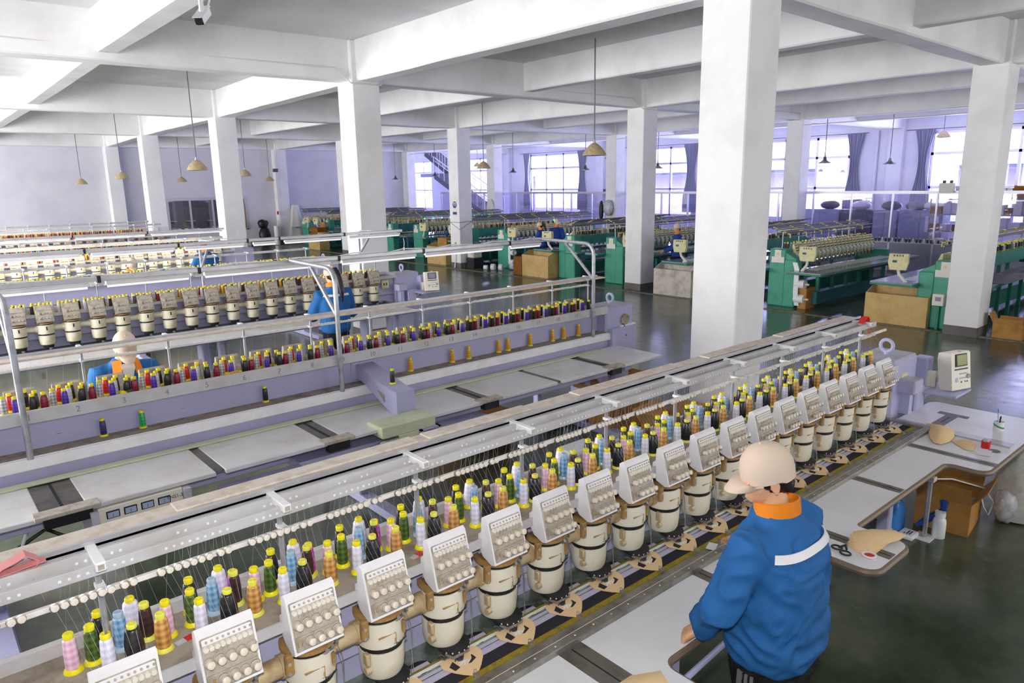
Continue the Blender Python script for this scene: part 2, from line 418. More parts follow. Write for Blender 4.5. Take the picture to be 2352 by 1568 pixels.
for k, (a, c) in enumerate(WINS):
    fr = MB(); t = .045; X0, X1 = XW+.06, XW+.13; W = c-a
    for z in (.95, 2.15, 3.3, 4.1-2*t): fr.box(X0, X1, a, c, z, z+2*t)
    ms = [0, 1/3, 2/3, 1] if k != 5 else [0, .3, .75, 1]
    for m in ms:
        yy = a+W*m; yy = min(max(yy, a+t), c-t); fr.box(X0, X1, yy-t, yy+t, .95, 4.1)
    o = struct('window_%d' % (k+1), fr, 'frame_alu')
    MB().box(XW+.09, XW+.1, a, c, .95, 4.1).build('pane', 'pane_window', o)
# walls behind the camera with their own windows
b = MB(); y0 = YF; LW = [(5.2, 9.8), (12.4, 17), (19.6, 24.2), (26.8, 31.4)]
for (a, c) in LW:
    b.box(XL-.25, XL, y0, a, 0, ZS); b.box(XL-.25, XL, a, c, 0, .9); b.box(XL-.25, XL, a, c, 4.1, ZS); y0 = c
b.box(XL-.25, XL, y0, YB, 0, ZS); struct('wall_left', b, 'back_plaster')
b = MB(); x0 = XL; FW = [(2.1, 3.8)]; FB = [(-4.2, -1.4), (4.4, 7.6), (9, 13), (16, 20), (22, 26)]
for (a, c) in FW+FB:
    b.box(x0, a, YF-.25, YF, 0, ZS); z0_, z1_ = (3.2, 4.15) if a == 2.1 else (.9, 4.0); b.box(a, c, YF-.25, YF, 0, z0_); b.box(a, c, YF-.25, YF, z1_, ZS); x0 = c
b.box(x0, XW, YF-.25, YF, 0, ZS); struct('wall_front', b, 'back_plaster')
n = 7
for (W_, ax) in ((LW, 0), (FW, 1)):
    for (a, c) in W_:
        fr = MB(); zt = 4.1 if ax == 0 else 4.0
        def bx(p, q, z0, z1):
            if ax == 0: fr.box(XL-.16, XL-.1, p, q, z0, z1)
            else: fr.box(p, q, YF-.16, YF-.1, z0, z1)
        if ax: zt = 4.15
        for z in ((.9, 2.5, zt-.08) if not ax else (3.2, 4.07)): bx(a, c, z, z+.08)
        for m in ((0, .5, 1) if not ax else (0, 1)): yy = min(max(a+(c-a)*m, a+.04), c-.04); bx(yy-.04, yy+.04, .9 if not ax else 3.2, zt)
        o = struct('window_%d' % n, fr, 'frame_alu'); n += 1
for (a, c) in FB:
    o = struct('window_%d' % n, MB().box(a, c, YF-.16, YF-.1, .9, .98).box(a, c, YF-.16, YF-.1, 3.92, 4.0).box((a+c)/2-.04, (a+c)/2+.04, YF-.16, YF-.1, .9, 4.0), 'frame_alu'); n += 1
    MB().box(a, c, YF-.09, YF-.08, .9, 4.0).build('sun_block_panel', 'shirt_white', o)  # unseen panel added in the opening to keep direct sun out
# outside the window wall: yard, low building with grey roof
mat('yard', '#a9a6b4', .9)
struct('ground_outside', MB().box(XW+.3, 80, -30, 80, -.4, -.2), 'yard')
tag(MB().box(39, 39.3, -10, 70, -.2, 2.9).box(38.95, 39, 4, 5, 0, 2).build('outside_building', 'far_wall'), kind='structure')
tag(MB().prism([(38.4, 2.85), (38.4, 3.1), (44, 4.1), (44, 3.9)], 1, -10, 70).build('outside_roof', 'roof_grey'), kind='structure')
tag(MB().box(38.3, 38.42, -10, 70, 3.05, 3.2).build('outside_eave', 'eave'), kind='structure')
# conduits along the main beam
b = MB()
def pipe(pts, r=.012): b.tube(pts, r, 6)
yb = YG[2]-.19+.0
pipe([(-1, 11.0, 4.42), (2.6, 11.0, 4.42), (5.75, 10.93, 4.42), (5.97, 10.83, 4.2), (6.51, 10.83, 4.2), (6.75, 10.98, 4.42), (13.3, 11.13, 4.42), (13.52, 11.06, 4.2), (14.08, 11.06, 4.2), (14.3, 11.03, 4.42), (20.6, 11.03, 4.42)])
tag(b.build('conduit', 'conduit'), 'thin beige conduit running along the long ceiling beam over the columns', 'pipe')
b = MB(); pipe([(20.72, 4, 4.1), (20.72, 11, 4.1), (20.72, 18.3, 4.1), (20.72, 25.4, 4.1), (20.72, 32, 4.1)])
tag(b.build('conduit', 'conduit'), 'thin pipe under the beam nearest the window wall', 'pipe')

# ---------------------------------------------------------------- world and lights
w = bpy.data.worlds.new('world'); sc.world = w; w.use_nodes = True
bg = w.node_tree.nodes['Background']; bg.inputs['Color'].default_value = (.86, .91, 1, 1); bg.inputs['Strength'].default_value = 2.2
def area(name, loc, target, sx, sy, e, col=(1, 1, 1), portal=False):
    l = bpy.data.lights.new(name, 'AREA'); l.shape = 'RECTANGLE'; l.size = sx; l.size_y = sy; l.energy = e; l.color = col
    if portal: l.cycles.is_portal = True
    o = bpy.data.objects.new(name, l); COL.objects.link(o); o.location = loc
    o.rotation_euler = (Vector(target)-Vector(loc)).to_track_quat('-Z', 'Y').to_euler(); return o
for (a, c) in LW: area('daylight_left', (XL-.05, (a+c)/2, 2.5), (5, (a+c)/2, 2.5), c-a-.2, 3.0, 330, (1, .965, .91))
for (a, c) in FW: area('daylight_front', ((a+c)/2, YF-.05, 3.65), ((a+c)/2, 5, 3.2), c-a-.1, .7, 14, (1, .97, .93))
for (a, c) in WINS: area('daylight_right', (XW+.3, (a+c)/2, 2.6), (5, (a+c)/2, 2.3), c-a-.2, 2.8, 430, (.73, .74, 1))
area('office_light', (10.9, 36.5, 2.95), (10.9, 36.5, 0), 3, 4, 90, (1, .97, .93))
for k_ in range(4): area('table_lamp', (.8+1.33*k_, 5.1, .915), (.8+1.33*k_, 4.6, .8), 1.3, .03, 2.2, (.95, 1, .96))
for (a, c) in FB: area('foreground_fill', ((a+c)/2, YF-.02, 2.45), ((a+c)/2, 5, 2.2), c-a-.1, 3.0, 36*(c-a)/2, (1, .975, .94))  # fill lights added behind the camera to brighten the foreground
for y_, x_ in ((15.62, 2.0), (15.62, 4.2), (22.2, 2.6), (18.9, 2.2)): area('sun_glow_fill', (x_, y_, 1.68), (x_, y_+.05, 0), 1.9, .05, 9, (1, .93, .8))  # added fill, stands in for the sunlit glow on the far left machines
sun = bpy.data.lights.new('sun', 'SUN'); sun.energy = 15; sun.angle = radians(2); sun.color = (1, .94, .8)
so = bpy.data.objects.new('sun', sun); COL.objects.link(so)
so.rotation_euler = Vector((.42, 1, -.70)).to_track_quat('-Z', 'Y').to_euler()
fl = bpy.data.lights.new('camera_flash', 'SPOT'); fl.energy = 95; fl.shadow_soft_size = .035; fl.spot_size = radians(125); fl.spot_blend = .6; fl.color = (1, .985, .96)
fo = bpy.data.objects.new('camera_flash', fl); COL.objects.link(fo); fo.location = Vector((0, 0, H))-d_*.2-r_*.03-fwd*.05
fo.rotation_euler = (fwd*1.0+Vector((0, 0, .16))).to_track_quat('-Z', 'Y').to_euler()
sc.view_settings.view_transform = 'Standard'; sc.view_settings.look = 'None'; sc.view_settings.exposure = 1.1; sc.view_settings.gamma = 1
sc.view_settings.use_curve_mapping = False
# ---------------------------------------------------------------- embroidery head meshes (local: needle x=0,y=0, operator at -y)
def head_meshes():
    D = {}
    b = MB(); n = 28; cy = .112
    def dring(r, z, k=1.0): return [Vector((r*cos(2*pi*i/n)*1.0, cy+r*sin(2*pi*i/n)*k, z)) for i in range(n)]
    prof = [(.045, .912), (.068, .916), (.076, .932), (.080, .97), (.081, 1.0), (.0815, 1.024)]
    b.loft([dring(r, z) for r, z in prof], 0)
    b.loft([dring(.0775, 1.022), dring(.0775, 1.042)], 1, False)
    prof = [(.079, 1.04), (.083, 1.044), (.084, 1.08), (.083, 1.125), (.082, 1.136)]
    b.loft([dring(r, z) for r, z in prof], 0)
    b.box(-.05, .05, .15, .2, .93, 1.15, 0, .01)
    # hatch outline, slot with latch, brackets at lower left
    for (x0, x1, z0, z1) in ((-.052, .012, 1.092, 1.0945), (.012, .0145, 1.055, 1.0945), (.004, .0145, 1.052, 1.0545)): b.box(x0, x1, .0285, .036, z0, z1, 2)
    b.box(.008, .014, .026, .034, 1.06, 1.072, 3)
    b.prism([(.044, 1.12), (.056, 1.12), (.055, 1.085), (.05, 1.07), (.045, 1.085)], 1, .033, .046, 2)
    b.box(-.088, -.07, .06, .09, .985, 1.03, 3, .004); b.cyl((-.09, .07, .965), (-.07, .07, .965), .013, None, 10, 3)
    D['body'] = b.mesh('embroidery_head', ['cream', 'black', 'ochre_metal', 'tan_metal'], 40)
    b = MB()   # bead ring + needle bars under the drum
    b.lathe([(.058, .896), (.063, .9), (.063, .91), (.056, .914)], (.012, .068, 0), 20, 0)
    for i in range(12):
        a = radians(-150+i*22); b.ball((.012+.061*cos(a), .068+.061*sin(a), .905), .004, 6, 1)
    b.prism([(-.03, .01), (.045, .01), (.055, .05), (-.04, .05)], 2, .886, .898, 2)
    for i in range(6): b.cyl((-.02+i*.009, .012+(i % 2)*.012, .872), (-.02+i*.009, .012+(i % 2)*.012, .89), .0028, None, 6, 3)
    b.cyl((0, .012, .868), (0, .012, .878), .014, None, 10, 3)
    D['needles'] = b.mesh('needle_collar', ['dark_rubber', 'ivory', 'steel', 'bed_dark'])
    b = MB()   # brown cast ring on the drum
    prof = [(.084, 1.15), (.092, 1.153), (.092, 1.165), (.074, 1.168), (.072, 1.158), (.05, 1.156), (.048, 1.163), (.001, 1.164)]
    b.lathe(prof, (0, cy, 0), 28, 0)
    b.lathe([(.078, 1.136), (.078, 1.151)], (0, cy, 0), 24, 1)
    b.lathe([(.054, 1.1665), (.076, 1.1695), (.076, 1.173), (.054, 1.17)], (0, cy, 0), 16, 2, None, None, -1.9, .7)
    b.box(-.102, -.075, .05, .072, 1.095, 1.166, 0, .004)
    for z in (1.105, 1.14): b.cyl((-.092, .049, z), (-.092, .045, z), .006, None, 8, 2)
    D['ring'] = b.mesh('drum_ring', ['ochre_ring', 'black', 'plate_grey'])
    b = MB()   # fan of take-up springs at the right front of the ring
    for i in range(7):
        a = radians(-78+i*15); c = Vector((.085*cos(a), cy+.085*sin(a), 1.142)); u = Vector((cos(a), sin(a), 0))
        b.cyl(c, c+u*.014+Vector((0, 0, .012)), .008, .0075, 8, 0)
    b.tube([(.075, .06, 1.13), (.088, .05, 1.08), (.082, .045, 1.0), (.07, .02, .915)], .0012, 4, 0)
    b.tube([(.068, .05, 1.12), (.08, .04, 1.06), (.074, .03, .97), (.055, .015, .912)], .0012, 4, 0)
    D['spring'] = b.mesh('take_up_spring', ['steel'])
    # tension box
    b = MB(); w = .083
    side = [(.018, 1.178), (.064, 1.352), (.078, 1.362), (.096, 1.35), (.1, 1.29), (.118, 1.275), (.118, 1.225), (.092, 1.19), (.04, 1.172)]
    b.prism(side, 0, -w, w, 0)
    Tm = Matrix.Translation((0, .04, 1.266)) @ Matrix.Rotation(-.258, 4, 'X')       # face frame: x right, y in, z up the slope
    b.box(-.076, .076, -.0035, .004, -.082, .074, 1, .003, Tm)
    b.box(-.072, .072, -.006, 0, .052, .071, 0, .003, Tm)
    b.box(-.072, .072, -.0075, 0, -.0395, -.0345, 1, 0, Tm)
    for i in range(9):
        x = -.064+i*.016
        b.cyl(Tm @ Vector((x, 0, .043)), Tm @ Vector((x, -.013, .041)), .008, .0074, 9, 2)
        b.cyl(Tm @ Vector((x, 0, .025)), Tm @ Vector((x, -.006, .0245)), .0058, .005, 8, 1)
        b.cyl(Tm @ Vector((x+.004, -.004, .062)), Tm @ Vector((x+.004, -.009, .062)), .004, None, 6, 1)
    D['tension'] = b.mesh('tension_box', ['white_paint', 'plate_grey', 'ivory'])
    KP = [(-.062+i*.031, .001) for i in range(5)]+[(-.031+i*.031, -.057) for i in range(4)]
    D['knobpos'] = [Tm @ Vector((x, -.004, z)) for x, z in KP]
    b = MB(); Rk = Tm.to_3x3().to_4x4() @ Matrix.Rotation(pi/2, 4, 'X')
    b.lathe([(.015, 0), (.015, .003), (.0095, .005), (.0095, .012), (.0122, .013), (.0115, .027), (.007, .03), (.0001, .03)], (0, 0, 0), 12, 0, Rk, [1, 1, 1, 2, 0, 0, 0])
    b.tube([Rk @ Vector((.016*cos(a), .016*sin(a)+.004, .003)) for a in (0, .8, 1.6, 2.4, pi)], .0018, 5, 1)
    b.cyl(Rk @ Vector((0, 0, .028)), Rk @ Vector((0, 0, .0298)), .002, None, 6, 2)
    D['knob'] = b.mesh('tension_knob', ['knob', 'plate_grey', 'tan_metal'])
    D['Tm'] = Tm
    # simplified far head: drum + box in two meshes
    b = MB(); n = 16
    b.lathe([(.05, .905), (.074, .92), (.08, .98), (.08, 1.022)], (0, cy, 0), n, 0); b.lathe([(.077, 1.02), (.077, 1.042)], (0, cy, 0), n, 1)
    b.lathe([(.082, 1.04), (.083, 1.13), (.081, 1.14)], (0, cy, 0), n, 0); b.lathe([(.079, 1.138), (.079, 1.152), (.09, 1.154), (.09, 1.166), (.07, 1.168), (.05, 1.158), (.001, 1.16)], (0, cy, 0), n, 2, None, [1, 2, 2, 2, 2, 2])
    b.box(-.006, .006, .024, .04, 1.085, 1.125, 1); b.cyl((0, .075, .885), (0, .075, .905), .05, .055, 14, 1); b.cyl((.01, .02, .868), (.01, .02, .89), .018, None, 8, 3)
    D['body_far'] = b.mesh('embroidery_head', ['cream_old', 'black', 'ochre_ring', 'steel'], 40)
    b = MB(); b.prism(side, 0, -w, w, 0); b.box(-.078, .078, -.004, .004, -.083, .078, 1, 0, Tm)
    for i in range(9): b.cyl(Tm @ Vector((-.064+i*.016, 0, .045)), Tm @ Vector((-.064+i*.016, -.011, .043)), .007, None, 6, 1)
    for i in range(4):
        for z in (.004, -.05): b.cyl(Tm @ Vector((-.05+i*.033, 0, z)), Tm @ Vector((-.05+i*.033, -.026, z)), .0125, .009, 7, 1)
    D['tension_far'] = b.mesh('tension_box', ['plate_grey', 'plate_grey'])
    return D
HD = head_meshes()

def lavender_machine(name, label, y, rz, heads, xa, xb, detail, rear_table=True, control=True, group='long embroidery machines in the left hall', fz=0.0, tray=True):
    """heads: list of (local x, painted number)"""
    r = empty(name, (0, y, 0), rz, label, 'embroidery machine', group)
    # beam and body
    b = MB(); b.box(xa, xb, .165, .285, .965, 1.222, 0, .012); b.box(xa, xb, .2, .43, .62, .965, 0, .01)
    b.box(xa, xb, .2, .44, .965, .99, 1, .004)
    if not rear_table: b.box(xa, xb, -.1, .2, .70, .82, 0)
    b.build('beam', ['lavender', 'shelf_grey'], r)
    # spool shelf
    b = MB(); b.box(xa, xb, .10, .42, 1.232, 1.248, 0, .003); b.box(xa, xb, .40, .424, 1.21, 1.292, 1, .003); b.box(xa, xb, .096, .104, 1.225, 1.262, 1)
    b.build('spool_shelf', ['shelf_grey', 'shelf_lip'], r)
    # overhead thread frame
    b = MB()
    for (y0, y1, z0, z1, m) in ((.19, .207, 1.565, 1.60, 0), (.255, .27, 1.572, 1.61, 0), (.30, .335, 1.585, 1.612, 1), (.335, .425, 1.6, 1.612, 2), (.30, .312, 1.60, 1.625, 1)):
        if tray or y0 < .3: b.box(xa+.05, xb-.22, y0, y1, z0+fz, z1+fz, m, .002)
    if detail == 'full':
        for k, (xx, ww) in enumerate(((.55, .9), (1.5, .55), (2.35, .8), (3.4, .5), (4.2, .6))): b.box(xx, xx+ww, .345, .42, 1.612, 1.62, 2, .003)
        for hx, _ in heads:
            for i in range(9):
                x = hx-.1+i*.022
                b.lathe([(.0025, 0), (.0045, 0), (.0045, .002), (.0025, .002)], (x, .188, 1.583), 6, 3, Matrix.Rotation(pi/2, 4, 'X'))
                if i in (1, 2, 5, 6): b.lathe([(.0025, 0), (.0045, 0), (.0045, .002), (.0025, .002)], (x+.03, .253, 1.59), 6, 3, Matrix.Rotation(pi/2, 4, 'X'))
    else:
        for hx, _ in heads: b.box(hx-.003, hx+.003, .186, .19, 1.578+fz, 1.588+fz, 3)
    b.build('thread_frame', ['shelf_lip', 'alu', 'dusty', 'white_paint'], r)
    px = xa+.12
    posts = []
    while px < xb-.2: posts.append(px); px += .53
    for px in posts:
        b = MB(); b.cyl((px, .24, 1.246), (px, .24, 1.575+fz), .009, None, 10); b.build('post', 'galvanised', r)
        b = MB(); b.box(px-.014, px+.014, .165, .31, 1.585+fz, 1.612+fz, 0, .003); b.box(px-.008, px+.008, .163, .166, 1.591+fz, 1.606+fz, 1)
        b.box(px-.012, px+.012, .19, .25, 1.508, 1.52, 0); b.build('cross_bracket', ['white_paint', 'plate_grey'], r)
    b = MB(); b.box(xa+.1, xb-.02, .196, .212, 1.502, 1.518, 0, .002)
    b.build('guide_bar', 'rail_white', r)
    b = MB(); b.lathe([(.011, 0), (.0125, .001), (.0125, .004), (.006, .006), (.006, .009), (.0105, .01), (.0095, .016), (.003, .017), (.0001, .016)], (0, 0, 0), 10, 0, Matrix.Rotation(pi/2-.2, 4, 'X'), [1, 1, 1, 1, 0, 0, 0, 0])
    gm = b.mesh('thread_guide', ['ivory', 'steel_dull'])
    many = MB(); ng = 0
    for hx, _ in sorted(heads, key=lambda q: q[0]):
        for i in range(9):
            x = hx-.12+i*.0225+(.012 if i > 6 else 0)
            if detail == 'full' and ng < 99: link('thread_guide', gm, r, (x, .197, 1.512)); ng += 1
            elif detail in ('full', 'mid'): many.cyl((x, .197, 1.512), (x, .181, 1.509), .0095, .0085, 7)
            else: many.box(x-.005, x+.005, .181, .197, 1.5, 1.518)
    if many.v: tag(many.build('thread_guides', 'ivory', r), kind='stuff')
    # heads
    far = detail != 'full'; nk = 0; manyk = MB()
    hs = sorted(heads, key=lambda q: q[0])
    for k, (hx, num) in enumerate(hs):
        h = link('embroidery_head', HD['body_far' if far else 'body'], r, (hx, 0, 0))
        link('tension_box', HD['tension_far' if far else 'tension'], h)
        if not far:
            link('needle_collar', HD['needles'], h); link('drum_ring', HD['ring'], h); link('take_up_spring', HD['spring'], h)
            if num: text('head_number', str(num), .026, 'ochre_metal', h, HD['Tm'] @ Vector((-.062, -.0045, -.058)), HD['Tm'].to_3x3() @ RX90)
            if nk < 99:
                for p in HD['knobpos']: link('tension_knob', HD['knob'], h, p); nk += 1
            else:
                for p in HD['knobpos']:
                    q = p+Vector((hx, 0, 0)); d = HD['Tm'].to_3x3() @ Vector((0, -1, 0)); manyk.cyl(q, q+d*.004, .013, .009, 9, 1); manyk.cyl(q+d*.012, q+d*.028, .0105, .0095, 9, 0)
        if k+1 < len(hs):
            b = MB(); x1 = hs[k+1][0]; b.cyl((hx+.06, .12, 1.095), (x1-.06, .12, 1.095), .034, None, 14, 0); b.cyl((x1-.1, .12, 1.095), (x1-.075, .12, 1.095), .04, None, 14, 1); b.build('drive_tube', ['tan_metal' if not far else 'cream_old', 'tan_metal' if not far else 'cream_old'], r)
    if manyk.v: tag(manyk.build('tension_knobs', ['knob', 'plate_grey'], r), kind='stuff')
    # bed, frame rails, tables
    x0 = hs[0][0]-.2; x1 = hs[-1][0]+.2
    b = MB(); b.box(x0, x1, -.16, .2, .80, .856, 0)
    b.build('bed', ['bed_dark'], r)
    b = MB(); b.box(x0, x1+.03, -.205, -.165, .83, .885, 0, .003); b.box(x0, x1, -.165, -.16, .84, .88, 1)
    b.box(x1-.01, x1+.03, -.165, .17, .845, .882, 0, .003)
    if detail == 'full':
        x = x0+.05
        while x < x1: b.ball((x, -.186, .885), (.004, .004, .002), 8, 1); x += .105
    b.build('frame_rail', ['steel_dull', 'ivory'], r)
    if detail == 'full':
        b = MB(); b.box(x0, x1, -.16, -.105, .856, .862, 0); b.box(x0, x1, -.105, -.078, .856, .864, 2); b.box(x0, x1, -.078, -.018, .856, .8625, 1); b.box(x0, x1, -.018, .012, .856, .864, 3)
        b.box(x0, x1, .012, .2, .856, .86, 4)
        for (y_, m) in ((.022, 3), (.05, 5), (.062, 2)): b.box(x0, x1, y_, y_+.008, .86, .868, m)
        for hx, _ in hs:
            xm = hx-.135; b.lathe([(.0001, .8615), (.052, .8615), (.052, .8605)], (xm, .085, 0), 20, 6, Matrix.Diagonal((1, .7, 1, 1))); b.box(xm-.04, xm+.045, .076, .094, .862, .8645, 3)
        b.build('pantograph_cloth', ['steel_dull', 'felt_black', 'tape_yellow', 'tape_lavender', 'bed_foil', 'white_paint', 'black'], r)
    else:
        b = MB(); b.box(x0, x1, -.16, .0, .856, .862, 0); b.box(x0, x1, -.02, .0, .862, .87, 1); b.build('pantograph_cloth', ['bed_dark', 'steel_dull'], r)
    # legs
    for px in [xa+.3, (xa+xb)/2, xb-.45]:
        b = MB(); b.box(px-.05, px+.05, .2, .42, 0, .64, 0, .01); yq = -.12 if detail == 'full' else -.42; b.box(px-.06, px+.06, yq-.03, 1.0, .0, .07, 0, .01); b.box(px-.035, px+.035, yq, yq+.08, .05, .8, 0, .008)
        b.box(px-.03, px+.03, yq-.03, .95, .74, .80, 0); b.build('leg', 'lavender', r)
    # end boxes with lifting eyes
    for e, xx in ((0, xa), (1, xb)):
        s = 1 if e else -1
        b = MB(); b.box(xx-.02*s, xx+.42*s, .12, .42, .64, 1.275, 0, .02); b.box(xx, xx+.4*s, .13, .41, 1.272, 1.279, 1, .003)
        b.box(xx+.05*s, xx+.32*s, .16, .4, 0, .64, 0, .01)
        eb = b.build('end_box', ['lavender', 'lavender_dusty'], r)
        b = MB(); cxx = xx+.2*s
        b.tube([(cxx, .27+.045*cos(a), 1.345+.045*sin(a)) for a in [2*pi*i/20 for i in range(20)]], .014, 8, 0, True); b.cyl((cxx, .27, 1.27), (cxx, .27, 1.302), .02, .014, 10)
        b.build('lifting_eye', 'lavender', eb)
    return r
def control_panel(r, x, y, screen, white=False):
    """pedestal, boxes, tilted console, on the operator's right end of a machine (local coordinates)"""
    b = MB(); b.box(x-.17, x+.0, y, y+.15, .855, 1.03, 0, .012); b.box(x-.36, x-.2, y-.05, y+.09, 1.03, 1.13, 0, .01); b.box(x-.355, x-.205, y-.045, y+.085, 1.129, 1.133, 1); b.box(x-.3, x-.24, y, y+.1, .86, 1.03, 0)
    b.prism([(x-.02, .9), (x+.1, .985), (x+.1, 1.0), (x-.02, 1.02)], 1, y, y+.1, 0)
    b.box(x+.08, x+.2, y+.03, y+.14, .9, 1.22, 0, .01); b.build('control_pedestal', ['lavender', 'lavender_dusty'], r)
    b = MB(); b.box(x-.05, x+.27, y-.23, y+.05, .975, .995, 0, .006); b.build('console_shelf', 'lavender', r)
    T = Matrix.Translation((x+.17, y-.15, .998)) @ Matrix.Rotation(-.3, 4, 'Z') @ Matrix.Rotation(-.16, 4, 'X') @ Matrix.Scale(.96, 4)
    b = MB(); w = .095
    b.prism([(-.05, 0), (-.056, .29), (-.046, .30), (.05, .30), (.062, .25), (.062, .05), (.05, 0)], 0, -w-.015, w+.015, 0, T)
    c = b.build('console', ['panel_cream'], r)
    b = MB(); b.box(-.068, .068, -.062, -.05, .185, .285, 0, .003, T); b.box(-.056, .056, -.064, -.06, .195, .276, 1, 0, T); b.build('screen', ['black', screen], c)
    b = MB(); b.box(-.075, .075, -.058, -.05, .158, .168, 0, 0, T)
    for i in range(5): b.box(-.02+i*.018, -.008+i*.018, -.056, -.046, .12, .132, 1, .002, T); b.box(-.02+i*.018, -.008+i*.018, -.055, -.045, .085, .097, 1, .002, T)
    b.lathe([(.02, 0), (.02, .006)], tuple(T @ Vector((-.055, -.047, .08))), 12, 1, T.to_3x3().to_4x4() @ Matrix.Rotation(pi/2, 4, 'X'))
    b.lathe([(.02, 0), (.018, .014), (.0001, .015)], tuple(T @ Vector((.078, -.048, .1))), 12, 3, T.to_3x3().to_4x4() @ Matrix.Rotation(pi/2, 4, 'X'))
    for (xx, m) in ((0, 0), (.045, 4), (.068, 2)): b.ball(tuple(T @ Vector((xx, -.05, .06))), .007, 8, m)
    b.ball(tuple(T @ Vector((.01, -.04, .305))), (.018, .012, .012), 8, 3)
    b.build('keypad', ['black', 'keys_blue', 'red', 'plate_grey', 'teal'], c)
    b = MB(); b.box(x+.09, x+.14, y-.03, y+.06, .995, 1.12, 0, .008); b.box(x+.1, x+.105, y-.032, y-.029, 1.01, 1.08, 1); b.build('disk_drive', ['cream', 'black'], r)
# ================================================================ machine 1 (foreground)
HX = lambda k: 1.37+.2665*(15-k)
Y1 = 1.92
m1 = lavender_machine('embroidery_machine', 'foreground lavender embroidery machine with numbered cream drum heads, beside the man in blue', Y1, 0,
    [(HX(k), k) for k in range(20, 0, -1)], -.35, 5.42, 'full')
control_panel(m1, 5.86, .05, 'screen_green')
text('maker_lettering', 'BARUDAN', .05, 'ink', m1, (5.845, .2, 1.12), Matrix.Rotation(pi/2, 3, 'Z') @ RX90 @ Matrix.Rotation(-pi/2, 3, 'Z'))
MB().box(5.55, 5.66, .117, .121, 1.06, 1.16).build('caution_label', 'green_cream', m1)
# drum lettering, as on the photographed drums
for h in [o for o in m1.children if o.name.startswith('embroidery_head')]:
    if h.location.x < 3.6:
        t = text('drum_lettering', 'Barudan', .017, 'ink_black', h, (.035, .031, 1.052), Matrix.Rotation(radians(20), 3, 'Z') @ RX90, .0006)
# operator table: comb outline with rounded corners, edge band and metal slots
def rounded(pts, rad, n=5):
    out = []; N = len(pts)
    for i, (x, y, r) in enumerate(pts):
        p = Vector((x, y)); a = Vector(pts[i-1][:2]); c = Vector(pts[(i+1) % N][:2])
        if not r: out.append((x, y)); continue
        u = (a-p).normalized(); w = (c-p).normalized(); ang = u.angle(w); t = r/math.tan(ang/2)
        ce = p+(u+w).normalized()*(r/sin(ang/2)); p0 = p+u*t; p1 = p+w*t
        a0 = math.atan2(p0.y-ce.y, p0.x-ce.x); a1 = math.atan2(p1.y-ce.y, p1.x-ce.x); d = (a1-a0+pi) % (2*pi)-pi
        for k in range(n+1): q = a0+d*k/n; out.append((ce.x+r*cos(q), ce.y+r*sin(q)))
    return out
tab = [(-.4, 1.715, 0), (-.4, 1.17, .06), (.35, 1.17, .06), (.35, 1.43, .06), (1.45, 1.43, .06), (1.45, 1.17, .06), (1.92, 1.17, .07), (1.92, 1.43, .06), (3.13, 1.43, .06), (3.13, 1.175, .07), (3.52, 1.175, .07), (3.52, 1.44, .03),
       (4.76, 1.445, .06), (4.76, 1.215, .07), (6.06, 1.215, .1), (6.06, 1.985, .08), (5.36, 1.985, 0), (5.36, 1.715, 0)]
out = [(x, y-Y1) for x, y in rounded(tab, 0)]
def fill_poly(b, poly, z0, z1, mt=0, me=1):
    n = len(poly); o = len(b.v)
    bm = bmesh.new(); vs = [bm.verts.new((x, y, z1)) for x, y in poly]; f = bm.faces.new(vs); f.normal_update(); bmesh.ops.triangulate(bm, faces=[f])
    bm.verts.index_update(); tri = [[v.index for v in f.verts] for f in bm.faces]; bm.free()
    b.add([(x, y, z1) for x, y in poly], tri, mt); b.add([(x, y, z0) for x, y in poly], tri, me)
    b.add([(x, y, z0) for x, y in poly]+[(x, y, z1) for x, y in poly], [(i, (i+1) % n, n+(i+1) % n, n+i) for i in range(n)], me)
b = MB(); fill_poly(b, out, .826, .86)
top = b.build('operator_table', ['table_white', 'table_edge'], m1, None, 60)
b = MB(); edge = [(x, y, .842) for x, y in out[1:-2]]; b.tube(edge, .0175, 8); b.build('edge_band', 'table_edge', top)
b = MB()
for x, ya, yb_ in ((4.92, 1.215, 1.715), (4.12, 1.447, 1.715), (3.33, 1.18, 1.715), (2.55, 1.432, 1.715), (1.73, 1.17, 1.715), (.95, 1.432, 1.715), (.15, 1.17, 1.715)):
    w = .035 if x not in (1.73,) else .06
    b.box(x-w, x+w, ya-Y1, yb_-Y1, .858, .8615, 0); b.box(x-.003, x+.003, ya-Y1+.01, yb_-Y1-.01, .861, .8622, 1)
b.box(5.31, 5.41, 1.25-Y1, 1.985-Y1, .858, .866, 2); b.box(5.305, 5.312, 1.25-Y1, 1.9-Y1, .858, .872, 2)
b.box(5.76, 5.82, 1.64-Y1, 1.84-Y1, .858, .8618, 3); b.box(5.48, 5.76, 1.70-Y1, 1.78-Y1, .858, .8618, 3); b.box(5.55, 5.72, 1.735-Y1, 1.745-Y1, .861, .8624, 1)
b.build('slot_strip', ['slot_metal', 'black', 'alu', 'grey_fabric'], top)
# rear table of machine 1 and grey floor cabinet below the wing
b = MB(); b.box(-.3, 5.4, .46, 1.0, .835, .86, 0, .004); b.build('rear_table', ['table_worn'], m1)
b = MB(); b.box(3.6, 5.3, .06, .12, .2, .78, 0, .01); b.box(3.9, 4.3, .054, .06, .4, .7, 1); b.box(4.7, 5.1, .054, .06, .4, .7, 1); b.build('cable_cover', ['lavender_dusty', 'plate_grey'], m1)
b = MB(); b.tube([(1.95, -.56, .80), (2.6, -.51, .80), (3.1, -.51, .80)], .012, 8); b.build('edge_pipe', 'lavender', m1)

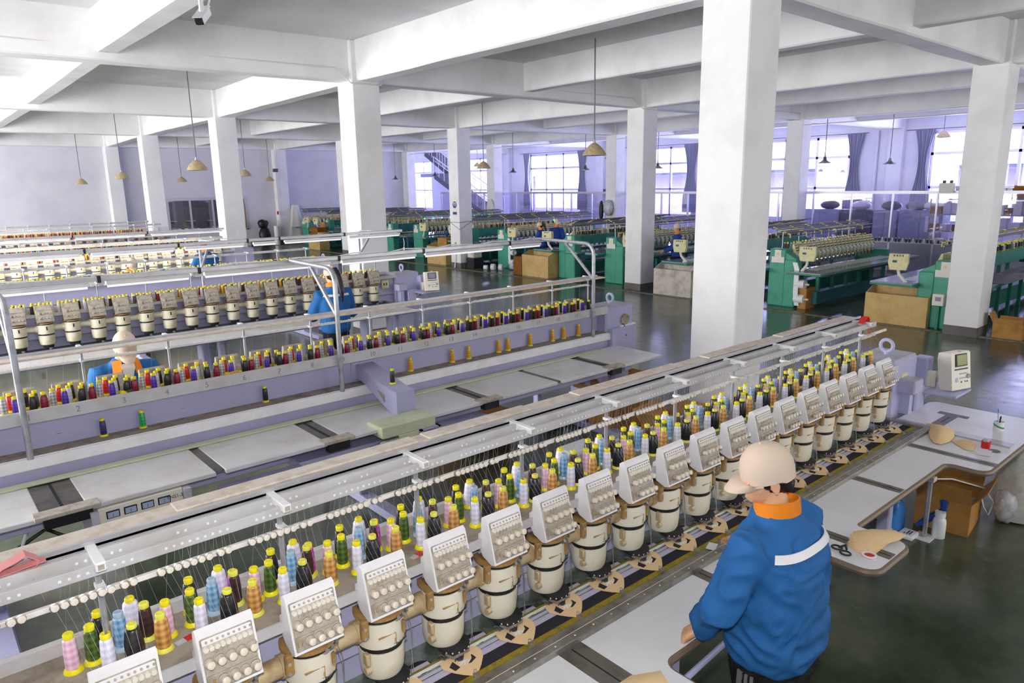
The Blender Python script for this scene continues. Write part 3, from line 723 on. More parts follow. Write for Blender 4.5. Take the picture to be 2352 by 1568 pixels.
# ================================================================ machine 2 (seen from behind)
Y2 = 5.52
m2 = lavender_machine('embroidery_machine', 'lavender embroidery machine seen from behind, rear shelf lip numbered 1 to 20 in pencil', Y2, pi,
    [(-(.48+.264*k), None) for k in range(20)], -5.72, .3, 'mid')
def L2(x, y): return (-x, Y2-y)
b = MB()
def bx2(x0, x1, y0, y1, z0, z1, m, bv=0): b.box(-x1, -x0, Y2-y1, Y2-y0, z0, z1, m, bv)
# ledge: white folded trim, pale strip below it
bx2(-.3, 5.83, 5.09, 5.25, .992, 1.008, 1, .002); b.prism([(Y2-5.11, .935), (Y2-5.09, 1.008), (Y2-5.085, 1.008), (Y2-5.07, .93)], 0, -5.83, .3, 0); bx2(-.3, 5.83, 5.06, 5.10, .93, 1.004, 0, .006)
bx2(-.3, 5.6, 5.12, 5.2, .86, .93, 3)
bx2(-.3, 5.5, 4.965, 5.03, .862, .874, 2, .002)
b.build('rear_ledge', ['white_paint', 'shelf_grey', 'strip_green', 'lavender'], m2)
b = MB()
for k, x in enumerate((.62, 1.38, 2.12, 2.9, 3.66, 4.4)):
    bx2(x, x+.03, 5.243, 5.252, 1.075, 1.11, 0); bx2(x, x+.03, 5.235, 5.243, 1.075, 1.079, 0)
b.build('hook_tab', ['steel_dull'], m2)
b = MB(); TX = [-.3, .46, .62, 1.33, 1.40, 2.10, 2.22, 2.98, 3.05, 3.52, 3.66, 4.36, 4.43, 5.02, 5.12, 5.8]
xs = [(-.3, .40), (.62, 1.33), (1.39, 2.09), (2.23, 2.9), (2.96, 3.47), (3.60, 4.32), (4.38, 5.02), (5.14, 5.8)]
for (a, c) in xs: bx2(a, c, 4.43, 5.05, .832, .86, 0, .004)
b.build('rear_table', ['table_worn'], m2)
b = MB()
for (a, c) in ((.40, .62), (1.33, 1.39), (2.09, 2.23), (2.9, 2.96), (3.47, 3.60), (4.32, 4.38), (5.02, 5.14)):
    bx2(a, c, 4.46, 5.04, .84, .855, 0)
    if c-a > .1: bx2((a+c)/2-.008, (a+c)/2+.008, 4.55, 4.95, .85, .858, 1); bx2(a-.04, c+.06, 4.40, 4.5, .85, .872, 2, .003); bx2(a-.0, c+.02, 4.41, 4.47, .79, .845, 1)
b.build('slot_strip', ['slot_metal', 'black', 'plate_grey'], m2)
b = MB(); bx2(-.3, 5.6, 4.66, 4.78, .70, .80, 0, .005); bx2(1.9, 2.6, 4.5, 4.7, .68, .74, 0, .004); bx2(3.05, 3.5, 4.3, 4.55, .68, .75, 0, .004); bx2(1.35, 1.9, 4.25, 4.5, .68, .74, 0, .004)
b.build('underframe', ['lavender'], m2)
# triangular drive bracket with its drive box
b = MB()
prof = [(5.24, 1.16), (4.70, 1.05), (4.60, 1.045), (4.60, .862), (4.72, .862), (5.06, 1.01), (5.24, 1.05)]
b.prism([(Y2-y, z) for y, z in prof], 0, -2.92, -2.76, 0)
b.box(-2.96, -2.72, Y2-5.25, Y2-5.22, 1.02, 1.18, 0, .006)
b.build('drive_bracket', ['lavender'], m2)
b = MB(); b.prism([(Y2-y, z) for y, z in ((4.78, .93), (4.78, .99), (4.88, 1.01))], 0, -2.925, -2.755, 0); b.build('bracket_cutout', ['shelf_grey'], m2)
b = MB(); bx2(2.48, 2.95, 4.36, 4.58, .80, .885, 0, .006); bx2(2.62, 2.8, 4.36, 4.4, .70, .80, 0, .004); b.cyl((-2.5, Y2-4.37, .755), (-2.62, Y2-4.37, .755), .035, None, 14, 1); b.cyl((-2.46, Y2-4.37, .755), (-2.5, Y2-4.37, .755), .025, .04, 14, 1)
for (a, c, z0, z1) in ((2.8, 2.82, .68, .8), (2.96, 2.98, .68, .8), (2.8, 2.98, .79, .8), (2.8, 2.98, .68, .69)): bx2(a, c, 4.34, 4.5, z0, z1, 2)
bx2(2.81, 2.97, 4.49, 4.5, .69, .79, 2)
b.build('drive_box', ['strip_green', 'steel', 'lavender'], m2)
b = MB(); b.prism([(Y2-4.75, .72), (Y2-4.45, .72), (Y2-4.6, .45), (Y2-4.75, .45)], 0, -2.62, -2.45, 0); b.build('foot_gusset', ['lavender'], m2)
# power box with four meters
b = MB(); bx2(.62, .66, 4.38, 4.75, .60, .825, 1); bx2(1.12, 1.16, 4.38, 4.75, .62, .825, 1); bx2(.66, 1.12, 4.42, 4.75, .63, .825, 0, .004)
pb = b.build('power_box', ['panel_cream', 'lavender_dusty'], m2)
b = MB()
for i in range(4):
    x = .70+i*.092; bx2(x, x+.07, 4.412, 4.42, .755, .8, 0, .002); bx2(x+.006, x+.064, 4.409, 4.413, .761, .794, 1); bx2(x+.033, x+.035, 4.408, 4.41, .765, .785, 0)
bx2(.70, .725, 4.411, 4.42, .655, .67, 3); bx2(1.03, 1.09, 4.411, 4.42, .715, .73, 4)
for x in (.78, .86, .95): bx2(x, x+.01, 4.412, 4.42, .69, .70, 0)
b.build('meter', ['black', 'keys_blue', 'white_paint', 'teal', 'sign_blue'], pb)
text('model_lettering', 'TNS1-3', .03, 'ink_black', pb, (-1.07, Y2-4.4075, .785), Matrix.Rotation(pi, 3, 'Z') @ RX90, .0005)
# pencilled head numbers on the shelf lip
for n in range(1, 21):
    x = .742+.264*(n-2)
    text('pencil_number', str(n), .055, 'ink', m2, (-x, Y2-5.0945, 1.251), Matrix.Rotation(pi, 3, 'Z') @ RX90, .0004)
# motor at the far end, steel pipe lamp stands
b = MB(); b.cyl((-5.98, .45, 1.12), (-6.02, .18, 1.14), .058, .055, 18); b.cyl((-6.05, .28, 1.16), (-6.2, .24, 1.18), .04, .03, 14); b.box(-6.15, -5.9, .15, .45, 1.045, 1.06, 1); b.tube([(-6.0, .3, 1.15), (-5.96, .45, 1.05), (-5.93, .5, .95)], .009, 6, 2)
b.build('motor', ['motor', 'white_paint', 'black'], m2)
b = MB(); b.box(-6.1, -5.72, .2, .5, .7, 1.045, 0, .008); b.box(-6.05, -5.8, .25, .45, 0, .7, 0, .008); b.build('motor_stand', ['lavender'], m2)
def lamp_stand(parent, x, yp, ztop, yarm, s=1):
    b = MB(); T = lambda y, z: (x, y, z)
    pts = [T(yp, 1.0), T(yp, 1.5), T(yp, ztop-.12)]+[T(yp+(yarm-yp)/abs(yarm-yp)*.12*(1-cos(a)), ztop-.12+.12*sin(a)) for a in (.4, .8, 1.2, pi/2)]+[T(yarm, ztop+.01)]
    b.tube(pts, .019, 10); d = (yarm-yp)/abs(yarm-yp)
    b.tube([T(yp+.42*d, ztop), T(yp+.01*d, ztop-.36)], .016, 8); b.build('lamp_stand', 'galvanised', parent)
for x in (.45, 2.55, 5.46): lamp_stand(m2, -x, Y2-5.07, 1.975, Y2-5.85)
def lamp_rail(parent, x0, x1, y, z, gaps, sgn=1):
    b = MB(); b.box(x0, x1, y-.03, y+.03, z, z+.035, 0, .004)
    for x in gaps: b.box(x-.012, x+.012, y-.034, y+.034, z-.01, z+.038, 1)
    o = b.build('lamp_rail', ['alu', 'black'], parent)
    g = sorted([x0]+list(gaps)+[x1])
    for a, c in zip(g[:-1], g[1:]):
        if c-a > .3:
            b = MB(); b.box(a+.06, c-.05, y-.05, y-.005, z-.036, z-.008, 0, .004); b.cyl((a+.07, y-.028, z-.044), (c-.06, y-.028, z-.044), .011, None, 8, 1); b.build('fluorescent_tube', ['white_paint', 'tube_white'], o)
lp = MB(); lp.cyl((-5.4, Y2-5.125, .905), (-.1, Y2-5.125, .905), .012, None, 8); lp.build('table_lamp_tube', 'tube_lit', m2)
lamp_rail(m2, -5.55, -.1, Y2-5.88, 1.955, [-1.1, -1.8, -3.0, -3.9, -5.0])
b = MB(); pts = [(-5.5+i*.18, Y2-5.88+.01*sin(i*1.7), 1.995+.012*sin(i*2.1)) for i in range(30)]; b.tube(pts, .005, 5); b.build('lamp_cable', 'white_paint', m2)

# ================================================================ machines 3 to 8
def hx3(k): return 5.344-.2605*k
m3 = lavender_machine('embroidery_machine', 'lavender embroidery machine where the ponytailed woman works, grey tension boxes over cream drums', 9.3, 0, [(hx3(k), None) for k in range(20)], .05, 5.75, 'mid', fz=-.06, tray=False)
control_panel(m3, 6.05, .0, 'screen_grey')
b = MB(); b.box(5.5, 5.62, .116, .121, 1.08, 1.2, 0); b.box(5.53, 5.55, .113, .117, 1.12, 1.16, 1); b.box(5.57, 5.59, .113, .117, 1.12, 1.16, 1); b.build('socket_plate', ['green_cream', 'black'], m3)
b = MB(); b.box(5.12, 5.26, .158, .165, 1.12, 1.165); b.box(5.28, 5.42, .158, .165, 1.13, 1.175); b.build('label_strip', 'label_white', m3)
for x in (.8, 3.1, 5.46): lamp_stand(m3, x, .66, 1.93, -.45)
lamp_rail(m3, -.1, 5.5, -.5, 1.95, [.6, 1.55, 2.5, 3.3, 3.7, 4.6])
b = MB(); b.box(-.1, 5.55, -.75, -.21, .835, .858, 0, .004); b.build('operator_table', ['table_worn'], m3)
b = MB(); b.box(0, 5.6, .46, .95, .835, .86, 0, .004); b.build('rear_table', ['table_worn'], m3)
b = MB(); b.tube([(5.5, -.55, 1.86), (5.51, -.55, 1.8), (5.5, -.55, 1.72)], .004, 5); b.cyl((5.5, -.55, 1.73), (5.5, -.55, 1.67), .014, .011, 8); b.build('pull_switch', 'plastic_white', m3)
m4 = lavender_machine('embroidery_machine', 'lavender embroidery machine seen from behind, carrying blue, green, white and grey cones', 12.42, pi, [(-(.5+.262*k), None) for k in range(20)], -5.72, .3, 'low', fz=-.08, tray=False)
b = MB(); b.box(-5.6, .3, .44, 1.0, .835, .86, 0, .004); b.build('rear_table', ['table_worn'], m4)
m5 = lavender_machine('embroidery_machine', 'lavender embroidery machine just behind the row of blue and grey cones', 15.95, 0, [(5.35-.262*k, None) for k in range(18)], .4, 5.75, 'low', fz=-.04, tray=False)
b = MB(); b.box(.4, 5.55, -.7, -.21, .835, .858, 0, .004); b.build('operator_table', ['table_worn'], m5)
lamp_rail(m5, .4, 5.4, -.3, 1.74, [1.3, 2.6, 3.9])
m6 = lavender_machine('embroidery_machine', 'third lavender machine from the back wall, seen from behind', 18.75, pi, [(-(.8+.262*k), None) for k in range(19)], -5.9, -.3, 'low', fz=-.08, tray=False)
m7 = lavender_machine('embroidery_machine', 'lavender machine facing the camera near the back wall, grey tension boxes in a tight line', 22.6, 0, [(6.0-.262*k, None) for k in range(18)], 1.0, 6.3, 'low', tray=False)
m8 = lavender_machine('embroidery_machine', 'lavender machine nearest the back wall on the left, with red and orange cones', 25.4, pi, [(-(1.6+.262*k), None) for k in range(17)], -6.4, -1.4, 'low', tray=False)
# ================================================================ thread cones
TC = {}
for nm, c, h in (('gold', '#a9702c', '#ebb46c'), ('black', '#121214', '#2c2c30'), ('white', '#cfcdea', '#f4f2ff'), ('olive', '#2d4018', '#5d7c35'), ('blue', '#4f83b8', '#9cc4e6'), ('pink', '#dba3c4', '#f9d9ec'), ('brown', '#2e1d1c', '#4b3330'),
                 ('magenta', '#b013a6', '#e04fd4'), ('silver', '#8f8d92', '#ecebf0'), ('red', '#a90f14', '#e4282a'), ('purple', '#3a1e8f', '#6b48cf'), ('charcoal', '#3a3638', '#6d6869'), ('crimson', '#630a26', '#a3224a'), ('navy', '#191a4a', '#3a3b7c'),
                 ('green', '#0f8a3a', '#35c868'), ('yellow', '#e49500', '#ffc62e')):
    TC[nm] = thread_mat('thread_'+nm, c, h)
WM, CM = {}, {}
def winding(col, kind):
    if (col, kind) in WM: return WM[col, kind]
    r0, r1, z1 = {'slim': (.0195, .0165, .106), 'mid': (.0225, .018, .104), 'wide': (.027, .0205, .108)}[kind]
    b = MB(); b.lathe([(r0*.9, .012), (r0, .017), (r0*.985, .06), (r1*1.02, z1-.006), (r1*.8, z1)], (0, 0, 0), 16); WM[col, kind] = b.mesh('thread_winding', [TC[col]], 60); return WM[col, kind]
def core(kind, pl):
    if (kind, pl) in CM: return CM[kind, pl]
    rb = {'slim': .0265, 'mid': .0275, 'wide': .0295}[kind]
    b = MB(); b.lathe([(rb, 0), (rb, .004), (rb*.82, .012), (.012, .014), (.012, .1), (.0135, .103), (.0145, .118), (.0125, .122), (.009, .122), (.0085, .11), (.0001, .11)], (0, 0, 0), 16); CM[kind, pl] = b.mesh('thread_cone', ['spool_'+pl], 40); return CM[kind, pl]
COLNAME = dict(gold='golden tan', black='black', white='white', olive='olive green', blue='sky blue', pink='pale pink', brown='dark brown', magenta='bright magenta', silver='silver white', red='bright red', purple='violet', charcoal='dark grey', crimson='crimson', navy='navy blue', green='emerald green', yellow='golden yellow')
N_IND = 0
def cone(x, y, z, col, kind, pl, label, group, rot=None, s=1.0):
    global N_IND; N_IND += 1
    o = link('thread_cone', core(kind, pl), None, (x, y, z)); o.rotation_euler = rot or (0, 0, random.random()*6.28)
    if s != 1: o.scale = (s, s, s)
    link('thread_winding', winding(col, kind), o); return tag(o, label, 'thread cone', group)
rn = random.Random(3)
SET1 = [('pink', -.095, 2.212, 'slim', 'yellow', 'slim pale pink'), ('olive', -.03, 2.225, 'slim', 'yellow', 'olive green'), ('white', -.012, 2.142, 'slim', 'yellow', 'slim front row white'), ('black', 0, 2.29, 'mid', 'yellow', 'back row black'), ('blue', .046, 2.236, 'slim', 'clear', 'sky blue clear based'),
        ('white', .084, 2.302, 'wide', 'yellow', 'fat back row white'), ('black', .06, 2.148, 'wide', 'lime', 'fat front row black'), ('brown', .116, 2.24, 'slim', 'lime', 'dark brown'), ('gold', .142, 2.146, 'mid', 'lime', 'golden tan')]
for k in range(1, 20):
    for c, dx, y, kd, pl, nm in SET1:
        cone(HX(k)+dx+rn.uniform(-.008, .008), y+rn.uniform(-.006, .006), 1.248, c, kd, pl, '%s thread cone behind the tension box numbered %d, foreground machine' % (nm, k), 'thread cones on the foreground rack')
for k in (17, 16, 15, 4, 3): cone(HX(k)-.148, 2.245, 1.248, 'magenta', 'slim', 'yellow', 'magenta thread cone squeezed in behind the tension box numbered %d, foreground machine' % k, 'thread cones on the foreground rack')
# loose cones on the rear ledge of machine 2
LG = [('navy', .88, 'navy blue thread cone on the rear ledge under pencilled 2 and 3'), ('green', 1.12, 'emerald green thread cone alone on the rear ledge'), ('black', 1.98, 'black thread cone on the rear ledge left of the triangular bracket')]
for i, x in enumerate((3.28, 3.73, 3.92, 4.28, 4.4, 4.69, 5.0, 5.16, 5.38, 5.76)): LG.append(('yellow', x, '%s golden yellow cone to the right of the triangular bracket on the ledge' % ordinal(i+1)))
for c, x, l in LG: cone(x, 5.205, 1.008, c, 'slim', 'yellow', l, 'loose cones on the rear ledge')
cone(2.84, 4.78, 1.066, 'black', 'slim', 'yellow', 'black thread cone standing on top of the triangular lavender bracket', 'loose cones on the rear ledge')
SET2 = [('silver', 0, 5.27, 'slim', 'silver white'), ('red', .042, 5.335, 'slim', 'bright red'), ('purple', .058, 5.215, 'slim', 'violet'), ('white', .09, 5.275, 'slim', 'plain white'), ('black', .118, 5.345, 'slim', 'back row black'), ('black', .148, 5.215, 'mid', 'front row black'), ('charcoal', .17, 5.29, 'slim', 'dark grey'), ('crimson', .203, 5.215, 'mid', 'crimson')]
REST = []
for g in range(-4, 17):
    for c, dx, y, kd, nm in SET2:
        x = 1.17+.264*g+dx+rn.uniform(-.008, .008); yy = y+rn.uniform(-.006, .006)
        if x < .3 or x > 5.55: continue
        if N_IND < 300:
            cone(x, yy, 1.248, c, kd, 'yellow', '%s thread cone behind the pencilled number %d on the rear shelf lip' % (nm, g+4), 'thread cones on the numbered rack')
        else: REST.append((x, yy, 1.248, c, .02))
# two cones lying on their side on the numbered shelf
for x, y, c, a in ((1.02, 5.165, 'charcoal', .6), (1.70, 5.17, 'yellow', .35)):
    o = link('thread_cone', core('slim', 'yellow'), None, (x, y, 1.272)); o.rotation_euler = (0, pi/2, a); link('thread_winding', winding(c, 'slim'), o)
    tag(o, '%s thread cone lying on its side on the numbered shelf lip' % COLNAME[c], 'thread cone', 'thread cones on the numbered rack')
# every other cone, far off or small in the picture
P3 = ['white', 'gold', 'crimson', 'charcoal', 'black', 'white', 'silver', 'brown', 'yellow']; P3b = ['red', 'black', 'yellow', 'navy', 'gold', 'red', 'black', 'white', 'orange']
for k in range(20):
    for i in range(9):
        c = (P3 if hx3(k) < 3.9 else ['black', 'brown', 'gold', 'red', 'black', 'yellow', 'navy', 'charcoal', 'red'])[(i*2+k) % 9]
        REST.append((hx3(k)-.1+i*.026+rn.uniform(-.004, .004), 9.3+.13+.08*((i*2) % 3), 1.248, c, .019))
P4 = ['navy', 'blue', 'silver', 'black', 'white', 'green', 'white', 'navy', 'blue', 'red', 'silver']
for k in range(21):
    for i in range(8):
        if i == 7 or (i == 3 and k % 3): continue
        REST.append((.35+.262*k+i*.03, 12.42-.17-.06*(i % 3), 1.248, P4[(i+k) % 11], .021 if i != 2 else .023))
for (ym, s, pal, xs0, xs1) in ((15.95, 1, ['yellow', 'white', 'red', 'black', 'gold'], .7, 5.5), (18.75, -1, ['red', 'black', 'blue', 'purple', 'green', 'white', 'gold', 'crimson'], .6, 5.8), (22.6, 1, ['red', 'gold', 'black', 'blue', 'yellow', 'red', 'crimson'], 1.2, 6.1), (25.4, -1, ['red', 'gold', 'crimson', 'brown', 'yellow'], 1.6, 6.2)):
    x = xs0; i = 0
    while x < xs1:
        if (i % 9) != 8: REST.append((x, ym+s*(.15+.07*(i % 3)), 1.248, pal[(i*3+i//5) % len(pal)], .02))
        x += .03; i += 1
def cone_stuff(name, label, rest, extra=None):
    cols = sorted({r[3] for r in rest}|{'white'}); mats = [TC[c] if c in TC else M(c) for c in cols]+[M('spool_yellow')]; b = MB(); ny = len(cols)
    for x, y, z, c, r in rest:
        b.lathe([(r*1.25, 0), (r*1.25, .008)], (x, y, z), 7, ny); b.lathe([(r, .008), (r*.88, .104)], (x, y, z), 8, cols.index(c)); b.lathe([(r*.7, .104), (r*.7, .122)], (x, y, z), 7, ny)
    return tag(b.build(name, mats), label, 'thread cone', None, 'stuff')
cone_stuff('thread_cones', 'many small thread cones on the racks of the machines farther back', REST)
# threads of machine 1 and 2
b = MB(); rt_ = random.Random(9)
def thr(p, q, sag=.0, r=.00036):
    p, q = Vector(p), Vector(q); pts = [p.lerp(q, t)+Vector((sag*sin(pi*t)*.4, 0, -sag*sin(pi*t))) for t in (0, .25, .5, .75, 1)]; b.tube(pts, r, 3)
for k in range(1, 20):
    for i, (c, dx, y, kd, pl, nm) in enumerate(SET1):
        x = HX(k)+dx; xe = HX(k)-.1+i*.022; xg = HX(k)-.12+i*.0225+(.012 if i > 6 else 0)
        thr((x, y, 1.37), (xe+.02, 2.16, 1.585), .0); thr((xe, 2.106, 1.583), (xg, 2.105, 1.515), .012); thr((xg, 2.10, 1.51), (HX(k)-.064+i*.016, 1.992, 1.33), .0)
    for i in range(6): thr((HX(k)-.05+i*.016, 1.945, 1.21), (HX(k)-.03+i*.012, 1.965, 1.168))
tag(b.build('sewing_threads', 'alu', None, None, 0), 'fine white threads running from the cones up over the foreground rack', 'thread', None, 'stuff')
b = MB()
for k in range(60): x = .35+k*.088; thr((x, 5.27, 1.37), (x+.03, 5.28, 1.585))
tag(b.build('sewing_threads', 'alu', None, None, 0), 'fine threads hanging over the numbered rack', 'thread', None, 'stuff')
# ================================================================ things on and around machine 1
PO = [(-.071, .047), (-.078, .011), (-.057, -.031), (-.037, -.061), (-.015, -.086), (.02, -.078), (.042, -.061), (.073, -.032), (.09, 0), (.088, .03), (.06, .05), (.02, .056), (-.03, .055)]
b = MB(); n = len(PO)
zf = lambda x, y: .8665+.007*max(0, (x+.02))/.1+.004*max(0, y)/.05
bm_t = [(x, y, zf(x, y)) for x, y in PO]
fill = [(x, y, zf(x, y)+.0022) for x, y in PO]
b.add(bm_t+fill, [(i, (i+1) % n, n+(i+1) % n, n+i) for i in range(n)]+[list(range(n))[::-1], list(range(n, 2*n))], 0)
PANEL = b.mesh('cap_panel', ['brown_fabric'])
b = MB(); pp = [(-.056, .004), (-.05, -.026), (-.01, -.02), (.02, -.03), (.05, -.02), (.048, .006), (.02, .0), (-.029, .021)]
b.add([(x, y, zf(x, y)+.003) for x, y in pp]+[(x, y, zf(x, y)+.0042) for x, y in pp], [list(range(8, 16)), list(range(8))[::-1]]+[(i, (i+1) % 8, 8+(i+1) % 8, 8+i) for i in range(8)], 0); PATCH = b.mesh('embroidered_patch', ['felt_black'])
b = MB(); r8 = random.Random(4)
for i in range(36): x = r8.gauss(0, .013); y = -.008+r8.gauss(0, .007); b.box(x-.003, x+.003, y-.002, y+.002, zf(x, y)+.004, zf(x, y)+.0058, 0, 0, None)
STITCH = b.mesh('embroidery', ['white_paint'])
b = MB(); b.prism([(-.009, 0), (.009, 0), (.006, .012), (-.006, .012)], 0, -.011, .011, 0); b.tube([(-.006, .006, .011), (-.005, .02, .014), (0, .03, .012), (.005, .02, .014), (.006, .006, .011)], .0016, 5, 1); b.tube([(-.006, -.005, .011), (-.004, -.016, .017), (.004, -.016, .017), (.006, -.005, .011)], .0016, 5, 1)
CLIP = b.mesh('binder_clip', ['steel_dull', 'steel'])
for k in range(1, 20):
    x = HX(k); p = link('cap_panel', PANEL, None, (x, Y1-.003, 0)); link('embroidered_patch', PATCH, p); link('embroidery', STITCH, p)
    tag(p, 'tan cut fabric panel clipped under the drum head numbered %d, foreground machine' % k, 'fabric panel', 'fabric panels under the drum heads')
    for (dx, dy, rz, w_) in ((-.04, .05, .3, 'rear'), (-.006, -.095, 2.8, 'front')):
        c = link('binder_clip', CLIP, None, (x+dx, Y1+dy, .864), (0, 0, rz)); tag(c, 'steel binder clip at the %s edge of the tan panel under head %d' % (w_, k), 'clip', 'binder clips holding the fabric panels')
def slab_poly(name, pts, z0, z1, m, label, cat, curve=0, group=None):
    cx = sum(p[0] for p in pts)/len(pts); cy = sum(p[1] for p in pts)/len(pts); b = MB(); n = len(pts)
    rings = []
    for s, dz in ((1, 0), (.8, curve*.35), (.5, curve*.8), (.2, curve)):
        rings.append([Vector((cx+(x-cx)*s, cy+(y-cy)*s, z0+dz)) for x, y in pts])
    top = [[p+Vector((0, 0, z1-z0)) for p in r] for r in rings]
    b.loft(rings[::-1]+top); return tag(b.build(name, m), label, cat, group)
slab_poly('fabric_piece', [(5.42, 1.79), (5.33, 1.75), (5.25, 1.72), (5.12, 1.66), (5.045, 1.61), (5.05, 1.57), (5.14, 1.55), (5.26, 1.56), (5.36, 1.59), (5.44, 1.65), (5.45, 1.72)], .868, .872, 'brown_fabric', 'large tan fabric piece lying at the corner of the frame by the control end', 'fabric piece', .035)
slab_poly('fabric_piece', [(5.18, 1.55), (5.12, 1.49), (5.07, 1.43), (5.09, 1.39), (5.14, 1.4), (5.2, 1.41), (5.29, 1.47), (5.25, 1.52)], .8625, .865, 'brown_fabric', 'smaller tan fabric piece beside the red pot on the table', 'fabric piece', .012)
st = []
for i in range(5):
    a = .16-.2*i; pts = [(-.17, .0), (-.13, -.075), (-.03, -.09), (.08, -.055), (.15, -.01), (.12, .06), (.0, .085), (-.12, .07)]
    o = slab_poly('fabric_piece', [(3.39+x*.85*cos(a)-y*.85*sin(a)+.012*i, 1.325+x*.85*sin(a)+y*.85*cos(a)-.01*i) for x, y in pts], .862+.006*i, .866+.006*i, 'brown_fabric',
        '%s tan fabric piece from the bottom of the fanned stack beside the scissors' % ordinal(i+1), 'fabric piece', .018, 'fanned stack of tan fabric pieces')
# scissors, tape roll, card
b = MB()
for s in (-1, 1): b.tube([(3.205+s*.012+.02*cos(a), 1.365+s*.026+.024*sin(a), .868) for a in [2*pi*i/14 for i in range(14)]], .0045, 6, 0, True)
b.tube([(3.23, 1.35, .868), (3.27, 1.375, .868)], .005, 6); b.tube([(3.225, 1.385, .868), (3.27, 1.372, .868)], .005, 6); b.prism([(3.27, 1.378), (3.27, 1.366), (3.36, 1.385)], 2, .866, .869, 1)
tag(b.build('scissors', ['black', 'steel']), 'black handled scissors on the table tip under the fanned tan pieces', 'scissors')
b = MB(); b.lathe([(.034, 0), (.034, .012), (.024, .012), (.024, 0), (.034, 0)], (3.255, 1.255, .8602), 22, 0); b.lathe([(.0345, .004), (.0345, .006)], (3.255, 1.255, .8602), 22, 1); b.lathe([(.0001, .001), (.024, .001)], (3.255, 1.255, .8602), 16, 0)
tag(b.build('tape_roll', ['plastic_white', 'red']), 'round white tape roll at the front of the table tip', 'tape roll')
tag(MB().box(-.035, .035, -.022, .022, 0, .002, 0, .0009, Matrix.Translation((2.79, 1.8, .865)) @ Matrix.Rotation(.35, 4, 'Z')).build('card', 'paper'), 'small white card lying on the frame left of the man', 'card')
slab_poly('fabric_piece', [(1.62, 1.46), (1.78, 1.455), (1.88, 1.40), (1.84, 1.33), (1.7, 1.30), (1.6, 1.36)], .8625, .865, 'brown_fabric', 'tan fabric piece on the table at the lower picture edge', 'fabric piece', .02)
b = MB(); b.lathe([(.026, 0), (.027, .045), (.024, .045), (.023, .006), (.0001, .006)], (5.215, 1.36, .8602), 18, 0)
for i in range(5): b.ball((5.215+.012*cos(i*1.3), 1.36+.012*sin(i*1.3), .905+.004*(i % 2)), .01, 7, 1)
tag(b.build('pot', ['red', 'clear_bag']), 'small red pot filled with crumpled clear film on the table', 'pot')
tag(MB().box(-.058, .058, -.04, .04, 0, .004, 0, 0, Matrix.Translation((5.10, 1.335, .8622)) @ Matrix.Rotation(.2, 4, 'Z')).build('paper_slip', 'paper'), 'white paper slip next to the red pot on the table', 'paper')
tag(MB().lathe([(.036, 0), (.034, .003), (.0001, .003)], (5.185, 1.30, .8602), 18).build('disc', 'slot_metal'), 'flat grey disc behind the white paper slip', 'disc')
cu = MB(); cu.lathe([(.032, 0), (.033, .06), (.030, .06), (.029, .006), (.0001, .006)], (5.665, 1.415, .8602), 20, 0, None, [0, 0, 0, 0]); 
for i in range(16):
    a = 2*pi*i/16; a2 = 2*pi*(i+1)/16; z = .025+.012*sin(a); z2 = .025+.012*sin(a2); r = .0336
    cu.add([(5.665+r*cos(a), 1.415+r*sin(a), .86+z), (5.665+r*cos(a2), 1.415+r*sin(a2), .86+z2), (5.665+r*cos(a2), 1.415+r*sin(a2), .872+z2), (5.665+r*cos(a), 1.415+r*sin(a), .872+z)], [(0, 1, 2, 3)], 1)
tag(cu.build('cup', ['plastic_white', 'print_green']), 'white paper cup with a green band holding pens at the far table edge', 'cup')
for i, (m, dx, t) in enumerate((('black', -.02, .35), ('paper', -.008, .2), ('jug_blue', .02, -.5))):
    b = MB(); p = Vector((5.665, 1.415, .87)); q = p+Vector((dx*2.2-.0, .02*i-.015, .085+.01*i)); b.cyl(p, q, .005, None, 8); b.cyl(q, q+(q-p).normalized()*.02, .0055, .004, 8)
    tag(b.build('pen', m), '%s pen standing in the cup with the green band' % ('black', 'white', 'blue')[i], 'pen', 'pens in the paper cup')
# bows tied on the thread frame
def bow(x, y, z, m, label, s=1):
    b = MB()
    def strip(pts, w):
        rings = [[Vector(p)+Vector((0, -w/2, 0)), Vector(p)+Vector((0, w/2, 0)), Vector(p)+Vector((0, w/2, .002)), Vector(p)+Vector((0, -w/2, .002))] for p in pts]; b.loft(rings)
    S = lambda *q: [(x+a*s, y+c*s, z+e*s) for a, c, e in q]
    strip(S((-.07, 0, .0), (-.05, .0, .025), (-.015, 0, .035), (.005, 0, .045), (.035, 0, .02), (.02, 0, .0), (-.03, 0, -.004)), .045*s); strip(S((.0, -.01, .01), (.015, -.02, -.03), (.03, -.03, -.09)), .014*s); strip(S((-.06, 0, .005), (.05, 0, .012)), .03*s)
    tag(b.build('ribbon_bow', m, None, None, 60), label, 'ribbon')
bow(.14, 2.2, 1.605, 'pink_cloth', 'faded pink cloth bow tied on the foreground thread frame', 1)
bow(5.08, 2.14, 1.605, 'red', 'red ribbon tied at the far end of the foreground thread frame', .9)
for x, y, l in ((.5, 2.20, 'small red and white tag on the shelf at head 18, foreground machine'), (1.31, 2.15, 'small red and white tag lying on the shelf behind head 15')):
    tag(MB().box(-.03, 0, -.012, .012, 0, .002, 0, 0, Matrix.Translation((x, y-.05, 1.2485)) @ Matrix.Rotation(.2, 4, 'Z')).box(0, .028, -.013, .013, 0, .003, 1, 0, Matrix.Translation((x, y-.05, 1.2485)) @ Matrix.Rotation(.2, 4, 'Z')).build('plastic_tag', ['clear_bag', 'red']), l, 'tag')
